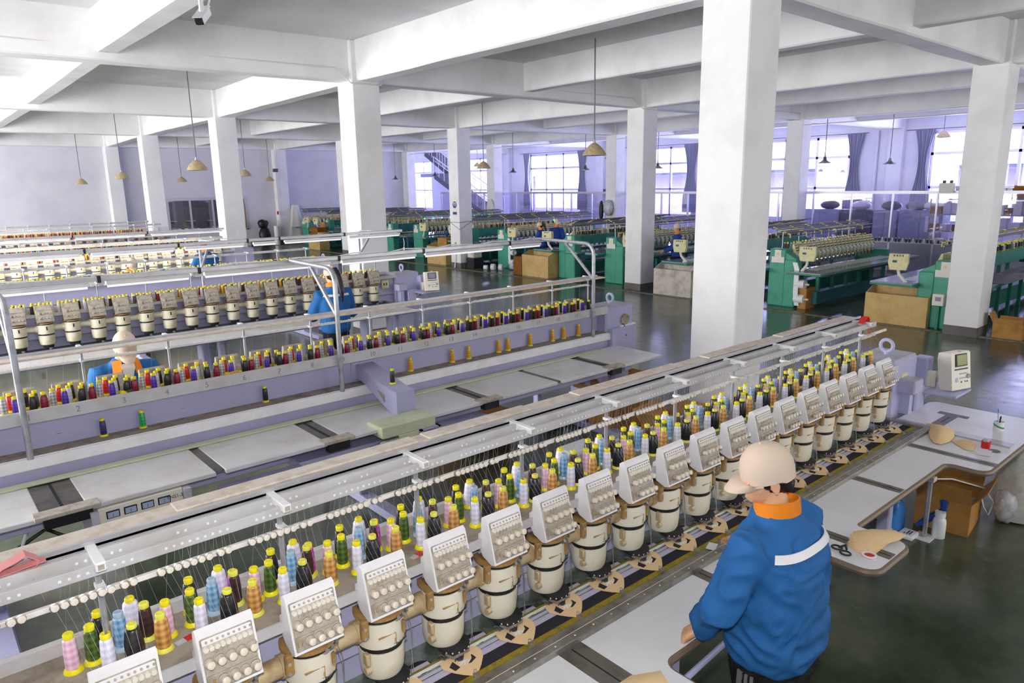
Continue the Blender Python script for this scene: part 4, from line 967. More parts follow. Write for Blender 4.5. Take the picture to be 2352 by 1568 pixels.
# floor things by the operator side
b = MB()
cx, cy = 5.4, 1.93
def sq(rx, ry, z, n=20, e=3, ox=0): return [Vector((cx+ox+rx*math.copysign(abs(cos(t))**(2/e), cos(t)), cy+ry*math.copysign(abs(sin(t))**(2/e), sin(t)), z)) for t in [2*pi*i/n for i in range(n)]]
b.loft([sq(.085, .052, 0), sq(.092, .058, .01), sq(.092, .058, .15), sq(.085, .055, .19), sq(.05, .045, .235, ox=-.025), sq(.026, .026, .25, ox=-.035)], 0)
b.tube([(cx+.055, cy, .215), (cx+.1, cy, .2), (cx+.118, cy, .15), (cx+.115, cy, .1), (cx+.085, cy, .075)], [.02, .021, .02, .02, .022], 10, 0)
j = b.build('detergent_jug', ['jug_blue'], None, None, 60); tag(j, 'blue plastic jug with a handle and white cap under the table edge', 'jug')
b = MB(); b.lathe([(.034, 0), (.034, .03), (.026, .034), (.018, .05), (.012, .058), (.0001, .058)], (cx-.035, cy, .245), 16); b.build('cap', 'plastic_white', j)
b = MB(); b.lathe([(.042, 0), (.045, .005), (.045, .12), (.04, .145), (.03, .155), (.03, .165), (.036, .166), (.036, .2), (.0001, .2)], (5.52, 1.665, 0), 22); tag(b.build('bottle', 'plastic_white'), 'white plastic bottle standing in front of the cardboard box on the floor', 'bottle')
b = MB(); b.cyl((5.44, 1.73, .008), (5.45, 1.73, .80), .017, None, 14, 0); b.box(5.37, 5.51, 1.67, 1.79, 0, .008, 1); b.box(5.42, 5.48, 1.7, 1.76, .44, .475, 1, .004)
tag(b.build('pipe_stand', ['galvanised', 'rail_white']), 'grey steel pipe leg on a square foot under the table edge', 'pipe')
def open_box(name, c, L, W, Hh, rz, m, mi, label, cat, flaps=True, fillm=None, t=.006, grp=None, lean=.0):
    T = Matrix.Translation((c[0], c[1], c[2] if len(c) > 2 else 0)) @ Matrix.Rotation(rz, 4, 'Z'); b = MB()
    b.box(-L/2, L/2, -W/2, W/2, 0, t, 0, 0, T); 
    for (x0, x1, y0, y1) in ((-L/2, -L/2+t, -W/2, W/2), (L/2-t, L/2, -W/2, W/2), (-L/2+t, L/2-t, -W/2, -W/2+t), (-L/2+t, L/2-t, W/2-t, W/2)):
        b.box(x0, x1, y0, y1, t, Hh, 0, 0, T)
    b.box(-L/2+t, L/2-t, -W/2+t, W/2-t, t, t+.003, 1, 0, T)
    o = b.build(name, [m, mi]); tag(o, label, cat, grp)
    if flaps:
        for (px, py, ax, s, ww, d) in ((-L/2, 0, 'Y', -1, W, L*.3), (L/2, 0, 'Y', 1, W, L*.3), (0, -W/2, 'X', 1, L, W*.4), (0, W/2, 'X', -1, L, W*.4)):
            a = random.uniform(.2, .9); f = MB()
            F = T @ Matrix.Translation((px, py, Hh)) @ Matrix.Rotation(s*a, 4, ax)
            if ax == 'Y': f.box(-t/2, t/2, -ww/2+.005, ww/2-.005, 0, d, 0, 0, F)
            else: f.box(-ww/2+.005, ww/2-.005, -t/2, t/2, 0, d, 0, 0, F)
            f.build('flap', m, o)
    if fillm:
        f = MB(); nx, ny = 12, 9; vs = []
        for jj in range(ny):
            for ii in range(nx):
                x = -L/2+t*1.6+(L-3.2*t)*ii/(nx-1); y = -W/2+t*1.6+(W-3.2*t)*jj/(ny-1)
                vs.append(T @ Vector((x, y, Hh*.62+Hh*.3*noise.noise(Vector((x*9+c[0], y*9, .3)))+Hh*.12*(1-((2*ii/(nx-1)-1)**2)))))
        f.add(vs, [(jj*nx+ii, jj*nx+ii+1, (jj+1)*nx+ii+1, (jj+1)*nx+ii) for jj in range(ny-1) for ii in range(nx-1)])
        tag(f.build('box_filling', fillm, o, None, 80), kind='stuff')
    return o
bx = open_box('cardboard_box', (5.86, 1.72), .44, .36, .25, .12, 'cardboard', 'cardboard_dark', 'open cardboard box with plastic film inside, on the floor beside the white bottle', 'box', True, 'clear_bag')
text('box_print', '120', .028, 'ink', bx, (5.78, 1.507, .09), Matrix.Rotation(.12, 3, 'Z') @ RX90, .0004)
b = MB(); b.tube([(5.47, 1.70, .46), (5.6, 1.64, .44), (5.75, 1.58, .38), (5.95, 1.52, .3), (6.06, 1.48, .16), (6.04, 1.50, .06), (5.98, 1.52, .14), (5.97, 1.55, .24)], .005, 6); tag(b.build('cord', 'plastic_white'), 'white cord looping from the pipe leg over the cardboard box', 'cord')
b = MB(); b.tube([(5.62, 1.68, .24), (5.56, 1.66, .20), (5.52, 1.74, .12), (5.46, 1.8, .06)], [.03, .022, .028, .012], 7); tag(b.build('rag', 'jacket_navy'), 'navy rag hanging over the box corner behind the bottle', 'rag')
bp = MB(); bp.box(5.30, 5.43, 1.76, 1.87, 0, .035, 0, .008); 
for i in range(14): bp.box(5.33+.012*(i % 6), 5.338+.012*(i % 6), 1.79+.018*(i//6), 1.80+.018*(i//6), .035, .0365, 1)
tag(bp.build('packet', ['paper', 'ink_black']), 'flat white packet with dark printing in front of the blue jug', 'packet')
tag(MB().ball((5.33, 1.92, .03), (.05, .022, .03), 10, 0).build('glove', 'yellow'), 'small yellow cloth poking out behind the white packet', 'cloth')
# woven sack hanging at the table end
b = MB(); rings = []; r5 = random.Random(5)
for k in range(9):
    z = .02+.72*k/8; s = 1+.10*sin(pi*k/8)-.1*(k == 0); rings.append([Vector((6.28+.17*s*cos(t)*(1+.05*sin(3*t+k)), 1.37+.155*s*sin(t)*(1+.04*sin(2*t-k)), z)) for t in [2*pi*i/24 for i in range(24)]])
b.loft(rings); sk = tag(b.build('woven_sack', 'sack_white', None, None, 70), 'white woven plastic sack with green lettering standing at the table end', 'sack')
Tsk = Matrix.Translation((6.19, 1.185, .40)) @ Matrix.Rotation(-.5, 4, 'Z')
b = MB(); b.box(-.04, .04, -.004, .012, -.34, .34, 0, 0, Tsk @ Matrix.Rotation(.12, 4, 'Y')); b.build('green_band', 'print_green', sk)
text('sack_lettering', 'OPaLENE', .075, 'white_paint', sk, Tsk @ Vector((.0, -.006, 0)), Tsk.to_3x3() @ Matrix.Rotation(.12, 3, 'Y') @ Matrix.Rotation(-pi/2, 3, 'Y') @ RX90, .0006)
b = MB(); b.ball((6.12, 1.42, .14), (.1, .08, .14), 14); o = tag(b.build('plastic_bag', 'clear_bag', None, None, 80), 'crumpled clear plastic bag between the cardboard box and the woven sack', 'bag')
for v in o.data.vertices: v.co += v.normal*.03*noise.noise(v.co*22)
# floor between machines 1 and 2
open_box('cardboard_box', (5.72, 5.02), .62, .5, .40, 0, 'cardboard', 'cardboard_dark', 'large open cardboard box on the floor under the far corner of the white rear table', 'box', True)
open_box('cardboard_box', (5.38, 3.95), .5, .4, .36, .1, 'cardboard', 'cardboard_dark', 'open cardboard box glimpsed through the foreground thread frame', 'box', True)
o = open_box('cardboard_box', (4.2, 5.55), .62, .42, .36, 0, 'cardboard_dark', 'cardboard_dark', 'closed brown carton with blue marks under the white rear table', 'box', False)
MB().box(3.89, 4.51, 5.34, 5.76, .355, .362).build('lid', 'cardboard_dark', o)
b = MB(); 
for i in range(6): b.box(4.05+i*.06, 4.085+i*.06, 5.335, 5.341, .16, .2, 0)
b.lathe([(.03, 0), (.03, .002)], (3.99, 5.339, .2), 12, 0, Matrix.Rotation(pi/2, 4, 'X')); b.build('printed_marks', 'sign_blue', o)
b = MB(); b.box(3.85, 4.15, 3.62, 3.95, 0, .46, 0, .04); b.box(3.83, 4.17, 3.60, 3.97, .46, .5, 0, .02); tag(b.build('plastic_bin', 'plastic_white'), 'white lidded plastic bin on the floor behind the foreground machine', 'bin')
b = MB(); b.ball((5.1, 3.9, .2), (.16, .13, .2), 14); o = tag(b.build('plastic_bag', 'plastic_white', None, None, 80), 'bright white plastic bag on the floor seen through the foreground threads', 'bag')
for v in o.data.vertices: v.co += v.normal*.04*noise.noise(v.co*14)
tag(MB().box(5.05, 5.25, 5.3, 5.5, 0, .12, 0, .01).build('parts_tray', 'sign_blue'), 'small blue tray on the floor left of the large cardboard box', 'tray')
# green floor tray with cables at the left edge under machine 2
b = MB(); b.box(.1, .62, 4.75, 5.1, .3, .42, 0, .01); 
for i in range(9): b.box(.14+i*.05, .165+i*.05, 4.745, 4.75, .32, .36, 1)
b.tube([(.2, 4.8, .42), (.3, 4.85, .55), (.45, 4.9, .6), (.58, 4.86, .5), (.6, 4.8, .42)], .012, 6, 1); b.tube([(.15, 4.8, .42), (.28, 4.8, .5), (.4, 4.95, .68)], .01, 6, 2)
tag(b.build('cable_tray', ['bed_dark', 'black', 'plastic_white']), 'dark slotted cable tray under the rear table at the left picture edge', 'tray')
# ================================================================ people
def remesh(b, vox, smooth=2, nz=0.0, nsc=14, mats='skin', name='body', aniso=None):
    me = b.mesh('tmp', mats, 0); o = bpy.data.objects.new('tmp', me); COL.objects.link(o)
    md = o.modifiers.new('r', 'REMESH'); md.mode = 'VOXEL'; md.voxel_size = vox
    if smooth: s = o.modifiers.new('s', 'SMOOTH'); s.iterations = smooth; s.factor = .6
    dg = bpy.context.evaluated_depsgraph_get(); dg.update()
    me2 = bpy.data.meshes.new_from_object(o.evaluated_get(dg), depsgraph=dg); bpy.data.objects.remove(o); bpy.data.meshes.remove(me)
    me2.name = name
    me2.materials.clear(); me2.materials.append(M(mats if isinstance(mats, str) else mats[0]))
    if nz:
        ns = [v.normal.copy() for v in me2.vertices]
        for v, n in zip(me2.vertices, ns):
            p = v.co; q = Vector((p.x*nsc, p.y*nsc, p.z*nsc*1.3))
            f = 1-abs(noise.noise(q+Vector((noise.noise(q*.5)*2, 0, 0))))*2.2          # crease-like folds
            v.co = p+n*(nz*(f-.4)+nz*.5*noise.noise(q*.4))
    me2.polygons.foreach_set('material_index', [0]*len(me2.polygons)); me2.polygons.foreach_set('use_smooth', [True]*len(me2.polygons)); me2.update(); return me2
def sell(c, rx, ry, n=28, e=2.5, T=None):
    out = []
    for i in range(n):
        t = 2*pi*i/n; p = Vector((rx*math.copysign(abs(cos(t))**(2/e), cos(t)), ry*math.copysign(abs(sin(t))**(2/e), sin(t)), 0))+Vector(c); out.append(T @ p if T else p)
    return out
def hand_geo(b, w, d, up, side, s=1.0, curl=.9):
    """hand at wrist w pointing along d, back of hand facing up, thumb toward side"""
    d = d.normalized(); up = (up-d*up.dot(d)).normalized(); sd = side.normalized() if side is not None else d.cross(up)
    sd = (sd-d*sd.dot(d)-up*sd.dot(up)).normalized()
    P = lambda a, c, e: w+d*a*s+sd*c*s+up*e*s
    b.loft([[P(a, c*wd, e*th+oo) for c, e in ((1, .2), (.7, 1), (-.7, 1), (-1, .2), (-.8, -.9), (.8, -.9))] for a, wd, th, oo in ((-.03, .026, .02, 0), (0, .028, .018, 0), (.04, .040, .016, .002), (.085, .043, .014, .0))])
    for k, (c, L) in enumerate(((.032, .070), (.011, .078), (-.011, .072), (-.031, .056))):
        p = P(.08, c, 0); a = 0; pts = [p]
        for j, f in enumerate((.45, .32, .23)):
            a += curl*(.55+.1*k*.3) if j else curl*.55
            p = p+(d*cos(a)-up*sin(a))*L*f*s; pts.append(p)
        b.tube(pts, [.0098*s, .0092*s, .0085*s, .0068*s], 8); b.ball(pts[-1], .0068*s, 8)
    tp = [P(.012, .03, -.004), P(.04, .052, -.01), P(.068, .056, -.018), P(.09, .048, -.024)]
    b.tube(tp, [.0125*s, .0115*s, .0098*s, .0078*s], 8); b.ball(tp[-1], .0078*s, 8)
def person(label, pos, rz, larm, rarm, hgt=1.72, stout=1.0, yaw=0, pitch=.15, lean=.0, jac='jacket', vox=.012, hair='short', fold=.004, lhand=None, rhand=None, stripes=False, collar=True, detail=False, sit=0, cap=True, badge=False, chest=False):
    S = hgt/1.72
    def B(x, y, z):
        if z > .92: y = y+(z-.92)*lean; 
        return Vector((x*S, y*S, (z-sit)*S))
    neck = B(0, .0, 1.46); Th = Matrix.Translation(neck+Vector((0, .01*S, .0))) @ Matrix.Rotation(yaw, 4, 'Z') @ Matrix.Rotation(-pitch, 4, 'X') @ Matrix.Scale(S, 4)
    Q = lambda x, y, z: Th @ Vector((x, y, z))
    b = MB()
    # head and neck (head centre .135 above the neck base)
    b.ball(Q(0, -.005, .165), (.076*S, .097*S, .098*S), 20, 0, Th.to_3x3().normalized().to_4x4())
    b.ball(Q(0, .028, .108), (.058*S, .066*S, .066*S), 16, 0, Th.to_3x3().normalized().to_4x4())
    b.ball(Q(0, .068, .072), (.026*S, .022*S, .02*S), 10); b.ball(Q(.04, .045, .118), (.022*S,)*3, 8); b.ball(Q(-.04, .045, .118), (.022*S,)*3, 8)
    b.tube([Q(0, .088, .15), Q(0, .106, .122), Q(0, .1, .112)], [.009*S, .0135*S, .009*S], 8)
    b.ball(Q(0, .087, .087), (.022*S, .01*S, .006*S), 8); b.ball(Q(0, .086, .078), (.018*S, .01*S, .006*S), 8)
    b.tube([Q(-.05, .078, .158), Q(0, .09, .16), Q(.05, .078, .158)], .009*S, 6)
    for s in (1, -1):
        b.ball(Q(.077*s, -.008, .13), (.009*S, .02*S, .032*S), 10, 0, Th.to_3x3().normalized().to_4x4()); b.ball(Q(.079*s, -.006, .105), (.007*S, .01*S, .012*S), 8)
    b.tube([B(0, -.01, 1.38), neck, Q(0, .0, .06), Q(0, .0, .12)], [.07*S, .062*S, .058*S, .056*S], 14)
    # trunk, arms, legs as one skin
    k = stout
    b.loft([sell(B(0, 0, z), rx*S*k*.92, ry*S*k*.9) for z, rx, ry in ((.80, .16, .12), (.92, .17, .13), (1.05, .165, .12), (1.2, .18, .12), (1.32, .185, .11), (1.40, .13, .085), (1.43, .07, .06))])
    sh = {}
    for s, arm in ((-1, larm), (1, rarm)):
        p0 = B(s*.165*(.5+.5*k), -.005, 1.36); e, w = Vector(arm[0])*S, Vector(arm[1])*S; sh[s] = (p0, e, w)
        b.tube([p0, p0.lerp(e, .5), e, e.lerp(w, .5), w], [.055*S, .048*S, .042*S, .04*S, .03*S], 10)
    for s in (-1, 1):
        b.tube([B(s*.09*k, 0, .9), B(s*.095, .01, .5), B(s*.095, -.01, .1), B(s*.095, .0, .05)], [.08*S, .055*S, .04*S, .04*S], 10); b.loft([sell(B(s*.1, .04, z), .04*S, .11*S) for z in (.005, .05)])
    for s, hd in ((-1, lhand), (1, rhand)):
        p0, e, w = sh[s]; dirv = Vector(hd[0]) if hd else (w-e); upv = Vector(hd[1]) if hd else Vector((0, 0, 1)); sdv = Vector(hd[2]) if hd and len(hd) > 2 else Vector((-s, 0, .1)); hand_geo(b, w, dirv, upv, sdv, S, hd[3] if hd and len(hd) > 3 else .8)
    body = link('person', remesh(b, .0052 if detail else vox*.8, 3, 0, mats='skin', name='person'), None, pos, (0, 0, rz)); tag(body, label, 'person')
    for s in (1, -1):
        e = MB(); e.ball(Q(.03*s, .083, .138), .0115*S, 10, 0); e.ball(Q(.03*s, .0925, .138), .0055*S, 8, 1); e.build('eye', ['plastic_white', 'black'], body)
    # hair
    if hair:
        h = MB(); Rh = Th.to_3x3().normalized().to_4x4()
        h.ball(Q(0, -.022, .162), (.082*S, .093*S, .098*S), 18, 0, Rh); h.ball(Q(0, -.055, .105), (.062*S, .05*S, .045*S), 12, 0, Rh)
        for s in (1, -1): h.ball(Q(.071*s, .02, .15), (.012*S, .02*S, .03*S), 8, 0, Rh)
        if hair == 'pony':
            h.tube([Q(0, -.095, .2), Q(.0, -.14, .2), Q(.01, -.165, .12), Q(.02, -.17, .0), Q(.02, -.165, -.12), Q(.015, -.15, -.24)], [.03*S, .04*S, .048*S, .047*S, .035*S, .012*S], 10)
        link('hair', remesh(h, .007 if detail else .011, 2, .0015, 60, 'hair', 'hair'), body)
    if cap:
        c = MB(); prof = []
        rings = []
        for j in range(9):
            a = pi/2*j/8; z = .165+.112*sin(a)+.006; k2 = cos(a)**.8 if j < 8 else .02
            rings.append([Th @ Vector((.0885*k2*cos(t), -.012+.108*k2*sin(t), z)) for t in [2*pi*i/32 for i in range(32)]])
        low = [Th @ Vector((.087*cos(t), -.012+.107*sin(t), .145-(.012 if sin(t) < -.3 else 0)+(.034 if sin(t) < -.86 else 0))) for t in [2*pi*i/32 for i in range(32)]]
        c.loft([low]+rings, 0)
        br = []
        for r_b, dz in ((0, 0), (.35, .008), (.7, .002), (1, -.014)):
            br.append([Th @ Vector((.08*(1-.25*r_b*r_b)*sin(t), .07*(cos(t)**.5 if cos(t) > 0 else 0)+.02+.078*r_b*(cos(t)**.6 if cos(t) > 0 else 0), .158+dz-.012*abs(sin(t))**2)) for t in [radians(-88+176*i/16) for i in range(17)]])
        vs = [p for r in br for p in r]; m = 17; fs = [(q*m+i, q*m+i+1, (q+1)*m+i+1, (q+1)*m+i) for q in range(3) for i in range(16)]
        c.add(vs, fs, 0); c.add([p-Vector((0, 0, .005*S)) for p in vs], fs, 0); c.ball(Q(0, -.012, .284), .007*S, 8, 0)
        cp = c.build('cap', 'cap_cloth', body, None, 60)
        g = MB(); g.ball(Q(0, -.106, .172), (.034*S, .018*S, .026*S), 12, 0, Th.to_3x3().normalized().to_4x4()); g.build('hair_gap', 'hair', body)
    # jacket
    j = MB(); j.loft([sell(B(0, dy, z), rx*S*k, ry*S*k, 32, 2.6) for z, rx, ry, dy in ((.845, .178, .138, -.004), (.86, .192, .15, -.004), (.92, .205, .165, -.004), (1.02, .204, .163, -.004), (1.15, .208, .16, -.005), (1.27, .212, .15, -.01), (1.345, .198, .13, -.012), (1.40, .148, .106, -.01), (1.435, .095, .086, 0), (1.46, .078, .08, .0))])
    for s in (-1, 1):
        p0, e, w = sh[s]; q = B(s*.14*k, -.008, 1.345)
        d1 = (e-w).normalized()
        j.tube([q, p0+Vector((s*.012, 0, 0)), p0.lerp(e, .5), e, e.lerp(w, .45), w.lerp(e, .1), w.lerp(e, .02)], [.085*S, .092*S*(.6+.4*k), .08*S*(.6+.4*k), .072*S, .066*S, .056*S, .043*S], 16); j.ball(e, .071*S, 12)
    link('jacket', remesh(j, vox, 3 if not detail else 4, fold, 10, jac, 'jacket'), body)
    if collar:
        c = MB(); zz = lambda z, r, ry, oy=0, ti=.0: [B(r*cos(t), ry*sin(t)+oy-.0, z+ti*(-sin(t))) for t in [2*pi*i/28 for i in range(28)]]
        c.loft([zz(1.40, .108, .098, 0, .0), zz(1.44, .096, .092, .002, .008), zz(1.455, .094, .091, .0, .01)], 0, False); c.loft([zz(1.455, .094, .091, 0, .01), zz(1.505, .088, .087, .0, .016)], 1, False); c.loft([zz(1.505, .088, .087, 0, .016), zz(1.508, .08, .08, 0, .016), zz(1.43, .076, .076, .0, .008)], 1, False)
        c.build('collar', [jac, 'orange'], body, None, 60)
    if stripes is not None:
        st = MB(); R0 = []
        ts = [radians(212+116*i/24) for i in range(25)]
        for z, r in ((1.34, 1), (1.34, 1.03), (1.368, 1.03), (1.368, 1)):
            e_ = 2.6; rx, ry = (.199-(z-1.34)*.55)*S*k, (.131-(z-1.34)*.4)*S*k
            R0.append([B(0, -.01, z)+Vector(((rx+.008*S)*r*math.copysign(abs(cos(t))**(2/e_), cos(t)), (ry+.013*S)*r*math.copysign(abs(sin(t))**(2/e_), sin(t)), 0)) for t in ts])
        st.loft([[R0[q][i] for q in range(4)] for i in range(25)]); st.build('reflective_stripe', 'reflective', body, None, 60)
    if chest:
        f = MB(); f.add([B(-.05, .158*k, 1.40), B(.05, .158*k, 1.40), B(0, .175*k, 1.2)], [(0, 1, 2)], 0); f.add([B(-.05, .12, 1.43), B(.05, .12, 1.43), B(.05, .163*k, 1.39), B(-.05, .163*k, 1.39)], [(0, 1, 2, 3)], 0); f.build('shirt', 'shirt_white', body)
        f = MB()
        for s in (1, -1): f.add([B(.035*s, .1, 1.46), B(.10*s, .06, 1.45), B(.115*s, .145*k, 1.335), B(.055*s, .168*k, 1.345)], [(0, 1, 2, 3)], 0); f.add([p+Vector((0, .004, .004)) for p in (B(.035*s, .1, 1.46), B(.10*s, .06, 1.45), B(.115*s, .145*k, 1.335), B(.055*s, .168*k, 1.345))], [(0, 1, 2, 3)], 0)
        f.build('lapel', 'orange', body)
    # trousers and shoes
    t = MB(); t.loft([sell(B(0, -.0, z), rx*S*k, ry*S*k, 28) for z, rx, ry in ((.74, .165, .125), (.82, .182, .142), (.93, .17, .135))])
    for s in (-1, 1): t.tube([B(s*.088*k, 0, .84), B(s*.098*k, .004, .66), B(s*.105, .012, .48), B(s*.108, -.005, .25), B(s*.108, -.008, .055)], [.098*S*k, .092*S*(.5+.5*k), .074*S, .064*S, .06*S], 16)
    link('trousers', remesh(t, max(vox, .009), 3, fold, 15, 'trousers', 'trousers'), body)
    if stripes:
        u = MB()
        for dx, wd in ((-.03, .012), (.0, .006), (.022, .006)):
            prev = None; rg = []
            for z, cx_, r in ((.83, .088*k, .1*k), (.66, .098*k, .095*(.5+.5*k)), (.48, .105, .078), (.25, .108, .068), (.07, .108, .063)):
                a0 = pi+dx/r*1.0; aa = [a0-wd/r, a0+wd/r]; yy = {.83: 0, .66: .004, .48: .012, .25: -.005, .07: -.008}[z]
                rg.append([B(-cx_+(r+q)*cos(a)*1.0, yy+(r+q)*sin(a), z) for q in (.0, .008) for a in (aa if q == 0 else aa[::-1])])
            u.loft(rg)
        u.build('leg_stripe', 'stripe_grey', body)
    f = MB()
    for s in (-1, 1): f.loft([sell(B(s*.11, .045, z), a*S, c_*S, 16) for z, a, c_ in ((0, .048, .125), (.03, .052, .13), (.06, .048, .11), (.09, .042, .07))])
    f.build('shoes', 'black', body)
    return body
person('large man in cream cap and blue jacket seen from behind at the foreground table', (2.375, 1.235, 0), .0,
       ((-.315, .07, 1.13), (-.262, .185, .975)), ((.34, .10, 1.1), (.42, .40, 1.02)), 1.63, 1.06, yaw=.85, pitch=.3, lean=.05, vox=.009, fold=.014, detail=True, stripes=True,
       lhand=((-.15, .35, -.35), (-.25, .2, 1), (.9, .5, .1), 1.25), rhand=((.25, 1, -.1), (0, 0, 1), (-1, .2, 0), .7))
person('woman in blue with a long black ponytail, her back to the camera', (4.12, 8.25, 0), -.12, ((-.29, .1, 1.06), (-.16, .36, 1.0)), ((.29, .1, 1.06), (.16, .36, 1.0)), 1.62, .96, yaw=.15, pitch=.25, vox=.014, hair='pony', fold=.005)
person('worker facing the camera with head bowed, cream cap, open blue jacket with orange lapels', (1.22, 6.08, 0), pi, ((-.29, .12, 1.08), (-.14, .34, 1.02)), ((.29, .12, 1.08), (.14, .34, 1.02)), 1.58, 1.0, yaw=0, pitch=.75, lean=.12, vox=.012, hair='short', fold=.005, stripes=None, collar=False, chest=True)
person('worker in blue with cream cap bent over behind the blue and grey cones', (3.0, 13.35, 0), pi, ((-.27, .2, 1.08), (-.12, .36, 1.0)), ((.27, .2, 1.08), (.12, .36, 1.0)), 1.5, .95, pitch=.7, lean=.15, vox=.018, fold=.004, stripes=None)
person('worker in bright blue with back turned, just before the column by the office window', (4.75, 14.85, 0), .2, ((-.28, .15, 1.1), (-.14, .36, 1.0)), ((.28, .15, 1.1), (.14, .36, 1.0)), 1.6, 1.0, pitch=.4, lean=.1, vox=.018, fold=.004)
person('man in navy blue and beige cap in profile near the scuffed white bin', (14.55, 10.75, 0), .75, ((-.26, .16, 1.1), (-.1, .34, 1.0)), ((.28, .1, 1.08), (.2, .33, 1.0)), 1.56, .95, yaw=.6, pitch=.1, jac='jacket_navy', vox=.018, fold=.004)
person('woman in navy blue with dark ponytail leaning over a green machine', (15.0, 15.98, 0), .35, ((-.26, .2, 1.08), (-.12, .4, .98)), ((.27, .16, 1.06), (.15, .38, .98)), 1.42, 1.0, yaw=.3, pitch=.3, lean=.2, jac='jacket_navy', vox=.018, hair='pony', fold=.004)
person('worker in navy blue with dark hair seen left of the column with the blue sign', (15.2, 20.75, 0), .3, ((-.26, .2, 1.08), (-.12, .4, .98)), ((.27, .16, 1.06), (.15, .38, .98)), 1.42, 1.0, yaw=.1, pitch=.5, lean=.2, jac='jacket_navy', vox=.02, hair='short', fold=.004, cap=False)
person('worker in beige cap facing the camera, half hidden behind a control panel', (15.4, 15.85, 0), 2.6, ((-.26, .14, 1.08), (-.12, .34, .98)), ((.27, .14, 1.06), (.15, .34, .98)), 1.5, .95, yaw=.3, pitch=.15, lean=.05, jac='jacket_navy', vox=.02, hair='short', fold=.004)
# ================================================================ pendant lamps
b = MB(); b.lathe([(.035, .2), (.06, .185), (.085, .165), (.14, .11), (.185, .045), (.205, 0), (.2, 0), (.18, .045), (.135, .105), (.08, .16), (.03, .18)], (0, 0, 0), 28, 0, None, [0]*5+[0]+[1]*5)
SH = b.mesh('lamp_shade', ['lamp_beige', 'lamp_inside'], 50)
b = MB(); b.lathe([(.025, .19), (.045, .15), (.05, .1), (.09, .06), (.2, .005), (.2, 0), (.085, .05), (.03, .09)], (0, 0, 0), 24); SH2 = b.mesh('lamp_shade', ['lamp_steel'], 50)
BU = MB().ball((0, 0, .07), (.035, .035, .05), 10).mesh('bulb', ['plastic_white'])
def lamp(x, y, z, zt, kind, label):
    r = empty('pendant_lamp', (x, y, z), 0, label, 'lamp', 'pendant lamps hanging in the hall')
    link('lamp_shade', SH if kind else SH2, r); link('bulb', BU, r)
    b = MB(); b.cyl((0, 0, .24), (0, 0, zt-z), .011, None, 8, 0); b.cyl((0, 0, .18), (0, 0, .255), .026, .02, 12, 1); b.build('rod', ['rod_dark', 'galvanised'], r)
LP = [(4.91, 15.39, 2.95, 1, 'large beige pendant lamp hanging between the two nearest columns on the left'), (5.44, 23.8, 2.9, 1, 'beige pendant lamp second in the row going to the back, left of the slimmest column'), (5.5, 29.9, 2.8, 1, 'beige pendant lamp farthest left, nearest the plain back wall'),
      (9.21, 30.9, 2.85, 1, 'dark beige pendant lamp hanging above the office window'), (9.0, 23.6, 2.95, 1, 'beige pendant lamp hanging right of the large beige one, before the back wall'), (13.2, 31.8, 2.85, 1, 'pendant lamp hanging beside the wall pipe at the back'),
      (13.5, 16.93, 3.02, 1, 'beige pendant lamp hanging right of the column with the blue sign'), (9.15, 8.5, 3.02, 1, 'largest beige pendant lamp, long rod, showing its metal inside, left of the nearest column'),
      (25.3, 8.8, 3.75, 1, 'grey pendant lamp high against the right hand window'), (21.0, 10.4, 3.0, 0, 'flat steel pendant lamp in front of the window beside the tied curtain'), (22.9, 9.35, 2.95, 0, 'flat steel pendant lamp in front of the plain wall between two windows'),
      (20.4, 19.4, 3.02, 0, 'flat steel pendant lamp just below the largest beige lamp'), (20.8, 16.3, 3.0, 0, 'flat steel pendant lamp before the window left of the nearest column'), (19.8, 22.9, 3.0, 0, 'small flat steel pendant lamp before the wall switch box'),
      (19.6, 28.2, 2.95, 0, 'small flat steel pendant lamp in front of the stair flight'), (19.2, 31.0, 2.85, 0, 'small flat steel pendant lamp nearest the stair hall window'), (25, 31.9, 3.5, 1, 'small dark dome lamp hanging over the stair hall'), (24.6, 22.0, 3.55, 1, 'small dome lamp half hidden behind the largest beige lamp')]
for x, y, z, k, l in LP: lamp(x, y, z, ZS if (y, x) != 0 else ZS, k, l)
# ================================================================ cctv cameras under the beam
def cctv(base, aim, label, dark):
    base = Vector(base); d = Vector(aim).normalized(); q = d.to_track_quat('Y', 'Z').to_matrix().to_4x4(); T = Matrix.Translation(base) @ q @ Matrix.Scale(.62, 4)
    b = MB(); b.box(-.032, .032, -.11, .075, -.03, .03, 0, .006, T); b.box(-.038, .038, -.12, .1, .03, .036, 0, .002, T)
    r = b.build('security_camera', ['cctv_white']); tag(r, label, 'camera', 'security cameras under the ceiling beam')
    b = MB(); b.box(-.029, .029, .074, .08, -.027, .027, 0, 0, T); b.cyl(T @ Vector((0, .08, 0)), T @ Vector((0, .09, 0)), .018, .016, 14, 0); b.build('lens', 'black', r)
    b = MB(); b.tube([base+Vector((0, 0, .015)), base+Vector((0, 0, .1)), base+Vector((.02, .02, .17)), base+Vector((.03, .05, .22))], .012, 8); b.tube([base+Vector((.02, 0, .02)), base+Vector((.05, -.02, .12)), base+Vector((.03, .05, .22))], .005, 5); b.build('bracket_arm', 'cctv_white', r)
cctv((1.25, 3.62, 3.37), (-.75, -.85, -.75), 'white box camera under the beam pointing down toward the viewer', 0)
cctv((1.42, 3.78, 3.55), (.45, -1, -.3), 'security camera with a dark front, right of the white one under the beam', 1)
struct('trim_3', MB().box(1.05, 1.75, 3.6, 3.85, 3.75, 3.79), 'white_plaster')
